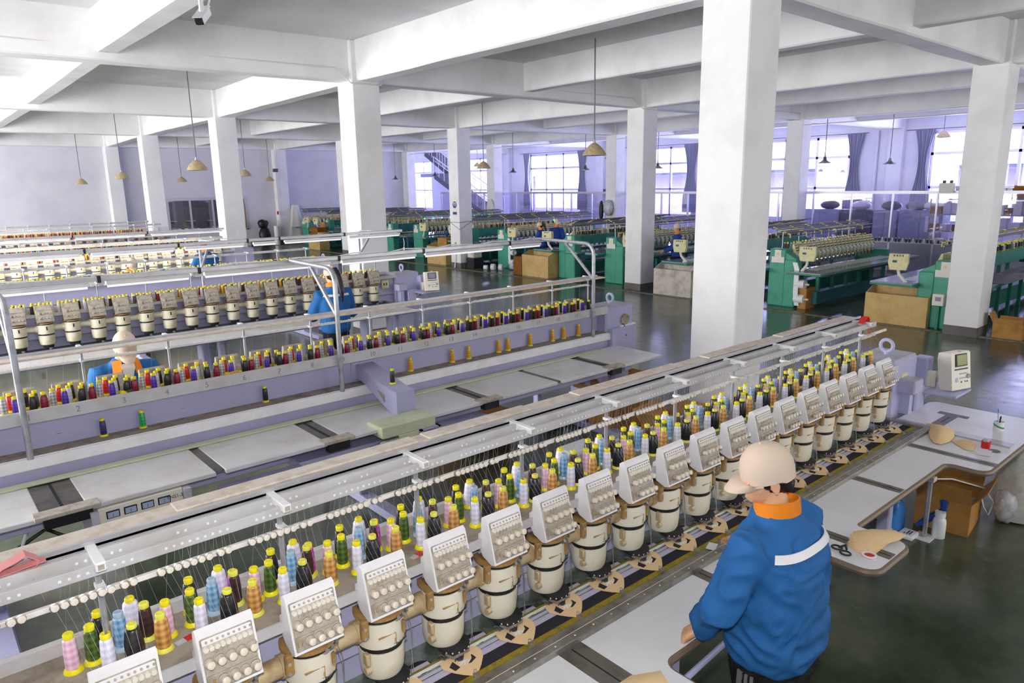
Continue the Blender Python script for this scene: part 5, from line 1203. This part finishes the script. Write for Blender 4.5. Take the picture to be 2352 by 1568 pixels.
# ================================================================ green machines beyond the kerb
def green_meshes():
    D = {}; b = MB(); w = .07
    b.prism([(.02, 1.1), (.09, 1.27), (.115, 1.27), (.12, 1.16), (.10, 1.08)], 0, -w, w, 0)
    for i in range(3):
        for jx in range(4): b.box(-.055+jx*.03, -.035+jx*.03, .03+.026*i-.008, .05+.026*i, 1.125+.05*i, 1.145+.05*i, 2)
    b.tube([(0, .13, 1.06), (0, .07, 1.06), (0, .04, 1.02), (0, .05, .96)], [.05, .055, .055, .04], 10, 1)
    b.box(-.035, .035, -.01, .06, .90, .98, 0, .01); b.box(-.018, .018, -.013, -.008, .915, .965, 2); b.cyl((0, .015, .82), (0, .015, .9), .018, .03, 8, 3)
    D['head'] = b.mesh('embroidery_head', ['green_cream', 'green_white', 'bed_dark', 'steel_dull'])
    return D
GD = green_meshes(); GREST = []
def stack(b, x0, x1, y0, y1, z0, z1, m=0, bv=.01): b.box(x0, x1, y0, y1, z0, z1, m, bv)
def green_machine(y, face, label, n=20, pitch=.185, x0=13.85, body='teal', L=None, panel=True, pal=('black',), detail=True, rolls=False, zt=.78, tx=-.35, rx=-.35):
    """local: x along, operator at -y"""
    rz = 0 if face < 0 else pi
    r = empty('embroidery_machine', (x0, y, 0), 0, label, 'embroidery machine', 'green embroidery machines beyond the floor kerb')
    s = 1 if face < 0 else -1           # mirror in y instead of turning, so the near end stays at x0
    Lm = (n-1)*pitch+.45 if L is None else L
    def bx(b, xa, xb, ya, yb, za, zb, m=0, bv=.008): b.box(xa, xb, ya*s, yb*s, za, zb, m, bv)
    b = MB(); bx(b, .0, Lm, .16, .42, .92, 1.16); bx(b, .1, Lm, .2, .42, .12, .42); b.build('beam', body, r)
    b = MB(); bx(b, -.02, .24, .1, .46, 0, 1.18, 0, .02); bx(b, -.03, .22, -.14, .12, 0, .98, 0, .02); b.prism([(-.14*s, .98), (.12*s, 1.12), (.12*s, .98)], 0, -.0, .22, 0)
    e = b.build('end_housing', 'teal_light', r)
    b = MB(); bx(b, -.024, -.019, .2, .34, 1.0, 1.16, 0, 0); bx(b, -.034, -.03, .12, .4, .9, 1.02, 0, 0); b.build('label_plate', 'label_white', e)
    b = MB(); b.prism([(.235*s, 1.055), (.305*s, 1.055), (.27*s, 1.115)], 0, -.027, -.022, 0); b.build('warning_triangle', 'rack_yellow', e)
    b = MB(); bx(b, Lm-.05, Lm+.12, .08, .46, 0, 1.12, 0, .02); bx(b, Lm-.05, Lm+.1, -.3, .1, .6, .92, 0, .015); b.build('end_housing', body, r)
    b = MB(); bx(b, tx, Lm+.45, -.82, -.12, zt-.03, zt, 0, .004); bx(b, rx, Lm+.4, .46, .88, zt-.03, zt, 0, .004)
    for k in range(n): bx(b, .15+k*pitch, .24+k*pitch, -.5, -.2, zt, zt+.003, 2, 0)
    b.build('table', ['glass_table', 'teal', 'green_white'], r)
    b = MB(); bx(b, tx, Lm+.45, -.83, -.1, zt-.06, zt-.03, 0); bx(b, rx, Lm+.4, .45, .89, zt-.06, zt-.03, 0); bx(b, 0, Lm, -.8, -.74, zt-.1, zt-.06, 1); b.build('table_frame', [body, 'bed_dark'], r)
    k = 0
    while .35+k*.62 < Lm:
        b = MB(); bx(b, .35+k*.62, .43+k*.62, -.45, -.38, .1, zt-.06); bx(b, .37+k*.62, .41+k*.62, .78, .84, 0, zt-.06); b.build('leg', body, r); k += 1
    b = MB(); bx(b, .2, Lm, -.5, -.34, .08, .34, 0); b.build('floor_beam', 'teal_dark', r)
    for k in range(n): h = link('embroidery_head', GD['head'], r, (.33+k*pitch, 0, 0)); h.scale = (1, s, 1)
    b = MB()
    for (yy, z) in ((.16, 1.50), (.26, 1.53), (.36, 1.56), (.46, 1.58), (.2, 1.42)): b.cyl((.0, yy*s, z), (Lm+.1, yy*s, z), .012, None, 6)
    bx(b, 0, Lm+.1, .34, .36, 1.44, 1.5, 0, 0)
    b.build('thread_rack', 'rack_grey', r)
    k = 0
    while .15+k*.66 < Lm:
        x = .15+k*.66; b = MB(); b.tube([(x, .12*s, 1.40), (x, .12*s, 1.47), (x, .5*s, 1.60)], .015, 6); b.build('rack_arm', 'rack_yellow', r)
        b = MB(); b.cyl((x, .28*s, 1.16), (x, .28*s, 1.54), .009, None, 6); b.build('rack_post', 'galvanised', r); k += 1
    for k in range(int(n*pitch/.062)):
        if k % 6 == 5: continue
        GREST.append((x0+.3+k*.062+rn.uniform(-.01, .01), y+s*(.24+.1*(k % 2)), 1.162, pal[(k*3+k//7) % len(pal)], .026))
    if panel:
        b = MB(); b.tube([(-.1, -.3*s, zt-.02), (-.14, -.42*s, .9), (-.15, -.44*s, 1.0)], .028, 8); b.build('panel_arm', 'label_white', r)
        T = Matrix.Translation((-.15, -.44*s, 1.12)) @ Matrix.Rotation(.2, 4, 'Z'); b = MB(); b.prism([(-.13, -.13), (.13, -.13), (.16, .0), (.15, .15), (-.15, .15), (-.16, 0)], 0, -.06, .05, 0, T); p = b.build('control_box', 'green_cream', r)
        b = MB()
        for i in range(4): b.box(-.064, -.06, -.08+i*.045, -.055+i*.045, .105, .135, 0, 0, T)
        b.box(-.064, -.06, .02, .09, .0, .04, 1, 0, T); b.build('buttons', ['bed_dark', 'sign_blue'], p)
    if rolls:
        b = MB(); pts = [(-.06, -.13*s, .93), (-.1, -.2*s, .8), (-.1, -.2*s, .3), (-.06, -.22*s, .06)]
        b.loft([[Vector(p)+Vector((0, dy, 0)) for dy in (-.05, .05)]+[Vector(p)+Vector((.01, dy, 0)) for dy in (.05, -.05)] for p in pts]); b.build('backing_strip', 'plastic_white', r)
        for z in (.5, .2):
            b = MB(); b.cyl((-.02, -.36*s, z), (-.02, -.16*s, z), .09, None, 18, 0); b.cyl((-.02, -.44*s, z), (-.02, -.36*s, z), .02, None, 8, 1); b.build('backing_roll', ['plastic_white', 'label_white'], r)
    return r
PB = ('black', 'black', 'white', 'black', 'navy'); PC = ('black', 'charcoal', 'gold', 'black', 'white', 'yellow', 'blue')
green_machine(4.72, 1, 'teal embroidery machine behind the tan bin, cut off by the right column', pal=('black', 'navy', 'silver', 'black'), x0=13.55, L=6.4, n=30, rx=.25)
green_machine(7.42, -1, 'teal embroidery machine with twenty cream heads facing the camera, right of the nearest column', pal=PC, rolls=True)
green_machine(9.55, 1, 'teal embroidery machine half hidden by the nearest column, behind the white bin', pal=PB, x0=13.8)
green_machine(12.2, -1, 'teal embroidery machine whose end housing shows left of the column with the dark plinth', pal=('black', 'crimson', 'black', 'gold'), x0=14.1, tx=.05)
green_machine(14.15, 1, 'teal embroidery machine with a long row of black cones, right of the tall plywood bin', pal=('black', 'black', 'silver'), x0=14.0)
green_machine(17.1, -1, 'teal embroidery machine where the woman with the dark ponytail works', pal=('black', 'gold', 'black'), x0=14.5, rolls=True)
green_machine(19.0, 1, 'teal embroidery machine seen from behind, between the blue sign column and the plywood bin', pal=('black', 'white', 'gold', 'crimson'), x0=14.3, rx=-.2)
green_machine(21.9, -1, 'teal embroidery machine right of the tall white column, beneath a row of green lights', pal=('crimson', 'black', 'yellow', 'white'), x0=14.5)
green_machine(23.9, 1, 'teal blue embroidery machine with a bare beam just right of the white column', pal=('black', 'yellow', 'white', 'purple'), x0=14.3, body='teal_dark')
green_machine(26.7, -1, 'teal embroidery machine standing just left of the white column', pal=('gold', 'navy', 'charcoal'), x0=14.1, body='teal_dark')
green_machine(29.0, 1, 'teal embroidery machine with the notice board, second from the back wall', pal=('gold', 'charcoal', 'black'), x0=14.3, body='teal_dark')
green_machine(31.4, -1, 'green embroidery machine nearest the back wall under the empty thread rack', pal=('charcoal', 'gold'), x0=14.6, n=16)
green_machine(1.95, -1, 'teal embroidery machine at the right picture edge with grey fabric on its table', pal=('black', 'navy'), x0=13.6, panel=False)
for i in range(34): GREST.append((21.12, 6.2+i*.09, .815, 'navy' if i % 3 else 'silver', .028))
cone_stuff('thread_cones', 'many small thread cones on the green machines and on the ledge of the glass partition', GREST)
b = MB()
for i in range(9): b.ball((14.9+i*.38, 22.2, 1.38), .025, 6, 0)
b.ball((16.9, 17.5, 1.36), .025, 6, 0)
tag(b.build('indicator_lights', 'green_led'), 'row of tiny green lights above the cones of the green machines', 'light', None, 'stuff')
# grey fabric heaps on the right tables
def heap(name, x0, x1, y0, y1, z, hh, m, label, cat='fabric'):
    b = MB(); nx, ny = 16, 10; vs = []
    for jj in range(ny):
        for ii in range(nx):
            u, v = ii/(nx-1), jj/(ny-1); e = min(u, 1-u, v, 1-v)*6
            vs.append((x0+(x1-x0)*u, y0+(y1-y0)*v+.02*sin(u*9), z+min(1, e)*hh*(.6+.5*noise.noise(Vector((u*5+x0, v*7, 1))))))
    b.add(vs, [(jj*nx+ii, jj*nx+ii+1, (jj+1)*nx+ii+1, (jj+1)*nx+ii) for jj in range(ny-1) for ii in range(nx-1)])
    b.add([(x, y, z) for x, y, q in vs], [(jj*nx+ii, (jj+1)*nx+ii, (jj+1)*nx+ii+1, jj*nx+ii+1) for jj in range(ny-1) for ii in range(nx-1)])
    return tag(b.build(name, m, None, None, 60), label, cat)
heap('fabric_heap', 14.2, 16.8, 3.7, 4.25, .785, .12, 'grey_fabric', 'grey fabric heaped on the table behind the tan bin')
heap('fabric_heap', 13.35, 15.4, 2.42, 3.04, .785, .1, 'grey_fabric', 'grey fabric lying on the table at the right picture edge')
heap('fabric_heap', 17.2, 18.9, 3.75, 4.2, .785, .1, 'grey_fabric', 'grey fabric heap on the far right table beyond the column')
# bins and cartons along the kerb
def bin_(x, y, L, W, Hh, m, mi, label, slope=True, fill=None, rz=0):
    T = Matrix.Translation((x, y, 0)) @ Matrix.Rotation(rz, 4, 'Z'); t = .018; b = MB(); hb = Hh*1.18 if slope else Hh
    # front (toward -x) lower, back higher, sloping sides
    b.box(0, L, 0, W, .0, t, 0, 0, T); b.box(0, t, 0, W, t, Hh, 0, 0, T); b.box(L-t, L, 0, W, t, hb, 0, 0, T)
    for yy in (0, W-t): b.prism([(t, t), (L-t, t), (L-t, hb), (L*.6, hb), (t, Hh)], 1, yy, yy+t, 0, T)
    b.box(t, L-t, t, W-t, t, .05, 1, 0, T)
    o = tag(b.build('storage_bin', [m, mi]), label, 'bin', 'open bins along the floor kerb')
    if fill: f = heap('bin_filling', .03, L-.03, .03, W-.03, Hh*.6, Hh*.3, fill, None, None); f.parent = o; f.location = (x, y, 0); f.rotation_euler = (0, 0, rz); tag(f, kind='stuff'); del_props(f)
    return o
def del_props(o):
    for k in ('label', 'category'):
        if k in o: del o[k]
bin_(13.40, 4.62, .42, 1.06, .54, 'plywood', 'plywood_in', 'large empty tan plywood bin between the kerb and the right column')
bin_(13.40, 9.5, .38, 1.04, .60, 'board_white', 'board_white', 'scuffed white bin filled with white scraps beside the nearest column', True, 'clear_bag')
bin_(13.62, 14.35, .46, 1.08, .60, 'plywood', 'plywood_in', 'tall plywood bin with a brown carton at its left side, mid hall')
bin_(13.68, 19.25, .46, 1.08, .58, 'plywood', 'plywood_in', 'plywood bin left of the column with the blue sign', True)
bin_(13.5, 27.95, .44, 1.04, .60, 'plywood', 'plywood_in', 'plywood bin topped with a carton, left of the white column at the back')
tag(MB().box(13.62, 14.0, 15.46, 15.8, 0, .52, 0, .006).build('carton', 'cardboard_dark'), 'brown carton standing against the left side of the tall plywood bin', 'box')
tag(MB().box(13.9, 14.25, 19.5, 20.0, .6, .85, 0, .006, None).build('carton', 'cardboard'), 'brown carton sticking out of the plywood bin left of the blue sign column', 'box')
tag(MB().box(13.52, 13.9, 28.1, 28.9, .72, .9, 0, .006).build('carton', 'cardboard_dark'), 'brown carton on top of the bin left of the white column', 'box')
tag(MB().box(13.82, 14.2, 7.02, 7.2, 0, .42, 0, .006).build('carton', 'cardboard'), 'brown carton under the backing rolls of the green machine right of the nearest column', 'box')
open_box('carton', (13.58, 3.42), .3, .42, .24, 0, 'cardboard', 'cardboard_dark', 'small open brown carton on the floor right of the right column', 'box', True, 'clear_bag')
tag(MB().box(14.1, 14.4, 4.4, 4.62, 0, .5, 0, .006).build('carton', 'cardboard_dark'), 'brown carton tucked behind the left side of the right column', 'box')
b = MB(); b.ball((13.75, 4.48, .14), (.14, .1, .14), 12); o = tag(b.build('plastic_bag', 'clear_bag', None, None, 80), 'clear plastic bag on the floor left of the right column foot', 'bag')
for v in o.data.vertices: v.co += v.normal*.03*noise.noise(v.co*16)
b = MB(); b.box(13.66, 14.06, 17.75, 18.12, 0, .32, 0, .01); 
for i in range(8): b.box(13.655, 13.66, 17.78+i*.04, 17.8+i*.04, .04, .28, 1)
tag(b.build('crate', ['crate_black', 'ink_black']), 'black slatted plastic crate at the foot of the column with the blue sign', 'crate')
tag(MB().box(13.68, 14.04, 17.78, 18.1, .322, .62, 0, .03).build('plastic_tub', 'board_white'), 'pale plastic tub standing in the black crate by the blue sign column', 'tub')
b = MB()
for i, (x, y, rr) in enumerate(((13.75, 17.35, .07), (13.8, 17.05, .1), (13.9, 16.8, .1), (14.3, 16.75, .09))): b.cyl((x, y, rr), (x+.06, y-.1, rr), rr, None, 14)
tag(b.build('backing_rolls', 'plastic_white'), 'loose rolls of white backing strip on the floor left of the plywood bin', 'roll', None, 'stuff')
# control units under the tables
for x, y, l in ((13.42, 4.48, 'small grey control unit with a screen under the table edge, right of the tan bin'), (13.45, 2.9, 'small grey control unit with a screen at the right picture edge'), (14.2, 14.2, 'small grey control unit hanging at the right of the tall plywood bin')):
    b = MB(); b.box(x, x+.12, y-.09, y+.09, .42, .62, 0, .006); b.box(x-.003, x, y-.05, y+.04, .5, .57, 1); b.box(x+.05, x+.08, y-.02, y+.02, 0, .42, 2) if x < 13.5 else b.box(x+.03, x+.09, y-.03, y+.03, .62, .74, 2)
    tag(b.build('control_unit', ['panel_cream', 'screen_grey', 'teal']), l, 'control unit')
tag(MB().box(14.02, 14.25, 18.75, 19.05, .785, 1.02, 0, .006).build('carton', 'cardboard_dark'), 'brown carton on the green table right of the blue sign column', 'box')
b = MB(); b.box(14.05, 14.06, 28.5, 28.9, .8, 1.1); tag(b.build('notice_board', 'cardboard'), 'brown board leaning on the teal machine left of the white column', 'board')
# blue sign on the column, wall switch gear
c = CC[2, 3]; xs = c[0]-.2545
sg = tag(MB().box(xs-.002, xs+.004, c[1]-.17, c[1]+.1, 1.60, 2.14, 0).build('safety_sign', 'label_white'), 'white safety sign with a blue round pictogram on the column', 'sign')
b = MB(); b.lathe([(.0001, 0), (.105, 0), (.105, .003)], (xs-.005, c[1]-.035, 1.96), 24, 0, Matrix.Rotation(pi/2, 4, 'Y')); b.prism([(c[1]-.075, 1.92), (c[1]+.005, 1.92), (c[1]+.03, 2.0), (c[1]+.0, 2.03), (c[1]-.07, 2.03), (c[1]-.1, 2.0)], 0, xs-.008, xs-.005, 1); b.prism([(c[1]-.06, 1.9), (c[1]-.01, 1.9), (c[1]-.01, 2.01), (c[1]-.06, 2.01)], 0, xs-.0095, xs-.008, 0)
b.box(xs-.005, xs-.002, c[1]-.14, c[1]+.07, 1.66, 1.74, 0); b.build('pictogram', ['sign_blue', 'label_white'], sg)
b = MB(); zc = 1.42
b.tube([(xs, c[1]+.25, zc), (xs, c[1]-.255, zc), (c[0]+.25, c[1]-.256, zc+.02)], .009, 5); b.tube([(xs, c[1]+.25, zc), (xs, c[1]-.255, zc-.22), (c[0]+.25, c[1]-.256, zc+.02)], .009, 5); tag(b.build('rope', 'grey_fabric'), 'dark cord tied round the column below the blue sign', 'rope')
b = MB(); b.tube([(xs, c[1]-.02, .75), (xs-.02, c[1]-.03, .6), (xs-.02, c[1]-.02, .3), (xs-.03, c[1]+.02, .0)], .02, 6, 1); b.box(xs-.03, xs, c[1]-.06, c[1], .7, .8, 0); tag(b.build('cable_outlet', ['tan_metal', 'plastic_white']), 'small outlet with hanging cables low on the column with the blue sign', 'outlet')
# ================================================================ glass partition before the window wall
PX = 21.35; pr = empty('glass_partition', (PX, 15, 0), 0, 'long glazed aluminium partition standing in front of the window wall', 'partition')
b = MB(); b.box(-.04, .04, -19, 15.2, 2.12, 2.2, 0); b.box(-.03, .03, -19, 15.2, .78, .83, 0); b.build('rail', 'frame_alu', pr)
b = MB(); b.box(-.015, .015, -19, 15.2, 0, .78); b.build('lower_panel', 'cabinet_grey', pr)
yy = -19
while yy < 15.3:
    MB().box(-.03, .03, yy-.022, yy+.022, 0, 2.15).build('post', 'frame_alu', pr)
    if yy+1.14 < 15.4: MB().box(-.004, .004, yy+.022, yy+1.118, .83, 2.12).build('pane', 'pane_partition', pr)
    yy += 1.14
b = MB(); b.box(-.05, .05, 3.1, 3.16, 0, 1.75); b.box(-.05, .05, 4.3, 4.36, 0, 1.75); b.box(-.05, .05, 3.1, 4.36, 1.7, 1.76); b.build('door_frame', 'label_white', pr)
# rack with boxes and cabinets behind the glass
rk = empty('storage_rack', (21.75, 6.7, 0), 0, 'open storage rack full of boxes and papers beside the right column, behind the glass', 'rack')
b = MB()
for z in (.1, .6, 1.1, 1.55, 1.95): b.box(0, .4, -1.2, 1.0, z, z+.03)
b.build('shelf', 'plate_grey', rk)
for y_ in (-1.2, -.45, .28, 1.0): MB().box(0, .4, y_-.015, y_+.015, 0, 1.98).build('upright', 'plate_grey', rk)
r6 = random.Random(11)
for z in (.63, 1.13, 1.58, 1.98):
    y_ = -1.12
    while y_ < .85:
        w_ = r6.uniform(.1, .3); h_ = r6.uniform(.16, .36); m = r6.choice(['paper', 'label_white', 'cardboard', 'cardboard_dark', 'paper'])
        tag(MB().box(21.77, 22.08, 6.7+y_, 6.7+y_+w_, z, z+h_, 0, .005).build('document_box' if m in ('paper', 'label_white') else 'carton', m), '%s box on the %s shelf of the rack behind the glass' % ({'paper': 'white', 'label_white': 'cream', 'cardboard': 'light brown', 'cardboard_dark': 'dark brown'}[m], {.63: 'lowest', 1.13: 'second', 1.58: 'third', 1.98: 'top'}[z]), 'box', 'boxes on the storage rack')
        y_ += w_+r6.uniform(.02, .12)
CABL = ('tall grey cabinet behind the glass with a white sheet on its door', 'tall grey cabinet behind the glass, bundles on top', 'dark open cupboard behind the glass between two grey cabinets', 'wide grey cabinet behind the glass nearest the window column')
for i, (ya, yb_, hh, m) in enumerate(((7.75, 8.95, 1.62, 'cabinet_grey'), (9.0, 9.7, 1.6, 'cabinet_grey'), (9.75, 10.7, 1.6, 'cabinet_dark'), (10.75, 12.0, 1.6, 'cabinet_grey'))):
    b = MB(); b.box(22.9, 23.5, ya, yb_, 0, hh, 0, .01); o = tag(b.build('cabinet', m), CABL[i], 'cabinet', 'cabinets behind the glass partition')
    if i != 2: MB().box(22.885, 22.9, ya+.04, (ya+yb_)/2-.01, .1, hh-.06, 0, .004).box(22.885, 22.9, (ya+yb_)/2+.01, yb_-.04, .1, hh-.06, 0, .004).build('door', m, o)
    if i == 0: MB().box(22.88, 22.885, 7.85, 8.2, 1.0, 1.45).build('posted_sheet', 'paper', o)
for i, (y_, m) in enumerate(((8.1, 'paper'), (8.6, 'grey_fabric'), (9.3, 'cabinet_dark'), (10.2, 'plastic_white'), (11.2, 'cabinet_dark'))):
    tag(MB().ball((23.2, y_, 1.6+.13), (.25, .3, .14), 12).build('bundle', m), '%s bundle on top of the cabinets behind the glass' % ['white', 'grey', 'dark', 'bright white', 'near window dark'][i], 'bundle', 'bundles on the cabinets')
# switch on partition
b = MB(); b.box(21.2, 21.32, 7.0, 7.35, 2.15, 2.4, 0, .01); 
for y_ in (7.08, 7.25): b.cyl((21.26, y_, 2.4), (21.26, y_, 2.47), .04, None, 12, 1)
tag(b.build('emergency_light', ['label_white', 'cabinet_dark']), 'twin lamp emergency light box on top of the glass partition', 'lamp')
# curtains
mat_c = 'curtain'
def curtain(y0, y1, label, tie=True):
    b = MB(); rings = []
    for k in range(13):
        z = 4.15-3.0*k/12; t = k/12; sq_ = 1-.55*sin(pi*min(1, t*1.3))*(1 if tie else 0); c_ = y0+(y1-y0)*.5; pts = []
        for i in range(33):
            u = i/32; pts.append(Vector((XW-.12+.035*sin(u*7*2*pi), c_+(u-.5)*(y1-y0)*sq_, z)))
        rings.append(pts+[p+Vector((.012, 0, 0)) for p in pts[::-1]])
    b.loft(rings); tag(b.build('curtain', 'curtain', None, None, 60), label, 'curtain', 'dark curtains at the windows')
for a, c, l in ((12.35, 13.0, 'dark blue curtain gathered at the right of the window behind the flat steel lamp'), (9.95, 10.6, 'dark blue curtain at the left edge of the right hand window'), (19.6, 20.4, 'dark blue curtain at the window just left of the nearest column'), (30.8, 31.35, 'dark curtain at the left edge of the three light window'), (26.5, 27.1, 'dark curtain at the right edge of the three light window'), (33.3, 34.3, 'dark curtain in the stair hall'), (38.0, 38.5, 'dark curtain beside the stair hall window')): curtain(a, c, l)
b = MB()
for a, c in ((5.6, 10.9), (12.2, 17.3), (19.4, 24.4), (26.3, 31.6)): b.cyl((XW-.13, a, 4.17), (XW-.13, c, 4.17), .015, None, 6)
tag(b.build('curtain_rods', 'rod_dark'), 'thin dark curtain rods over the windows', 'curtain rod', None, 'stuff')
# stair flight in the stair hall
sr = empty('staircase', (25.2, 36, 0), 0, 'steel staircase with white railings in the stair hall at the back', 'staircase')
def flight(ya, za, yb_, zb_, x0, x1):
    d = (zb_-za)/abs(yb_-ya); b = MB(); b.prism([(ya, za), (yb_, zb_), (yb_, zb_-.3), (ya, za-.3)], 0, x0, x1, 0); n_ = 10
    b.build('flight', 'cabinet_dark', sr)
    for x in (x0, x1):
        b = MB(); b.tube([(x, ya, za+.95), (x, yb_, zb_+.95)], .03, 8); b.tube([(x, ya, za+.75), (x, yb_, zb_+.75)], .018, 6)
        for i in range(n_+1): t = i/n_; y_ = ya+(yb_-ya)*t; z_ = za+(zb_-za)*t; b.cyl((x, y_, z_), (x, y_, z_+.95), .014, None, 6)
        b.build('railing', 'plastic_white', sr)
flight(-5.5, .9, -.5, 3.2, -.6, .5); flight(2.2, 4.6, -.5, 3.2, .6, 1.7); MB().box(-.6, 1.7, -.5, .9, 3.0, 3.2).build('landing', 'cabinet_grey', sr)
# stop the first flight at the floor
MB().box(-.6, .5, -6.3, -5.4, 0, .9).build('base_step', 'cabinet_grey', sr)
# ================================================================ office glazing in the back wall
fr = MB()
for x in (9.14, 10.05, 11.0, 11.5, 12.46): fr.box(x-.035, x+.035, YB-.03, YB+.05, .72, 2.12)
fr.box(9.1, 12.5, YB-.04, YB+.06, 2.08, 2.2); fr.box(9.1, 12.5, YB-.03, YB+.05, .72, .78)
o = struct('window_20', fr, 'frame_alu'); MB().box(9.14, 12.0, YB, YB+.008, .78, 2.08).build('pane', 'pane_window', o)
struct('door_1', MB().box(12.05, 12.42, YB-.02, YB, .75, 1.9), 'ochre_ring')
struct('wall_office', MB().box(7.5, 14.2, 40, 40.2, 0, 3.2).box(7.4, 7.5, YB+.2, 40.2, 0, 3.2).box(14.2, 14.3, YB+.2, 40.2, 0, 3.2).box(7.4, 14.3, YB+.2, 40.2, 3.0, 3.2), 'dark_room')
rr = random.Random(21)
for i in range(7):
    x = 8.6+i*.75; y_ = 34.6+rr.uniform(0, 2); b = MB(); b.box(x-.3, x+.3, y_-.25, y_+.25, .7, .75, 0); b.box(x-.2, x+.2, y_-.08, y_+.08, .75, .8, 1, .01); b.box(x+.08, x+.18, y_-.06, y_+.06, .8, 1.05, 1, .02); b.box(x-.2, x+.18, y_-.05, y_+.05, 1.02, 1.12, 1, .02); b.box(x-.24, x-.17, y_-.05, y_+.05, .86, 1.12, 1, .01)
    for lx in (-.27, .25): b.box(x+lx, x+lx+.02, y_-.2, y_+.2, 0, .7, 2)
    tag(b.build('sewing_table', ['board_white', 'bed_dark', 'rack_grey']), 'sewing table with a dark machine, %s from the left inside the office window' % ordinal(i+1), 'sewing machine', 'sewing tables behind the office window')
tag(MB().box(9.6, 10.9, 36.5, 36.62, 2.3, 2.36).build('office_lamp', 'tube_lit'), 'fluorescent lamp glimpsed through the office window', 'lamp')
# small things at the back wall
b = MB(); b.tube([(13.78, 32.4, 4.2), (13.78, 32.42, 1.2), (13.8, 32.42, .3)], .025, 6); b.box(13.66, 13.86, 32.36, 32.48, 3.25, 3.4, 1); b.box(13.7, 13.76, 32.44, 32.5, 1.35, 1.5, 2)
tag(b.build('wall_pipe', ['conduit', 'cabinet_dark', 'red']), 'vertical pipe with a dark speaker box and red switch on the back wall column', 'pipe')
b = MB(); rings = []
for k in range(9):
    z = 1.75-1.65*k/8; w_ = .16+.3*(k/8); rings.append([Vector((14.6+w_*cos(t)*(1+.12*sin(5*t)), 32.5+.1*sin(t)*(1+.2*sin(4*t)), z)) for t in [2*pi*i/28 for i in range(28)]])
b.loft(rings); tag(b.build('hanging_cloth', 'shirt_white', None, None, 70), 'white cloth hanging from the back wall column', 'cloth')
b = MB(); b.ball((13.05, 32.5, .42), (.26, .2, .42), 14); b.ball((13.0, 32.5, .95), (.25, .18, .22), 12); o = tag(b.build('trash_bag', 'black', None, None, 80), 'black sack leaning against the back wall', 'bag')
for v in o.data.vertices: v.co += v.normal*.07*noise.noise(v.co*6)
tag(MB().cyl((13.55, 32.35, 0), (13.55, 32.35, .85), .12, None, 18).build('fabric_roll', 'plastic_white'), 'white fabric roll standing by the wall pipe', 'roll')
# things on the window side columns
c = CC[3, 4]; b = MB(); rings = []
for k in range(7): z = 1.9-.7*k/6; w_ = .1+.16*sin(pi*k/7); rings.append([Vector((c[0]-.33+.06*sin(t), c[1]-.05+w_*cos(t), z)) for t in [2*pi*i/18 for i in range(18)]])
b.loft(rings); tag(b.build('hanging_coat', 'sack_white', None, None, 60), 'pale coat hanging on the column in front of the partition', 'coat')
c = CC[3, 3]; b = MB(); b.ball((c[0]-.38, c[1]+.0, 1.62), (.12, .22, .3), 12, 0); b.ball((c[0]-.36, c[1]+.35, 1.5), (.08, .1, .4), 10, 1); o = tag(b.build('hanging_bag', ['clear_bag', 'black'], None, None, 80), 'plastic bag and dark cloth hanging on the column between the windows', 'bag')
b = MB(); b.box(27.7, 27.98, 24.6, 25.1, 1.9, 2.2, 0); b.tube([(27.9, 24.5, 4), (27.9, 24.5, 2.2)], .02, 6, 1); b.tube([(27.9, 24.9, 3.2), (27.9, 24.9, 2.2)], .02, 6, 1); tag(b.build('switch_box', ['cabinet_dark', 'conduit']), 'dark switch box with conduits on the window wall', 'switch box')
for y_, z0, l in ((11.9, 0, 'vertical drain pipe on the wall between two windows'), (18.9, 0, 'vertical drain pipe beside the curtain of the middle window')):
    b = MB(); b.cyl((27.93, y_, z0), (27.93, y_, 4.24), .05, None, 10); tag(b.build('drain_pipe', 'window_wall'), l, 'pipe')
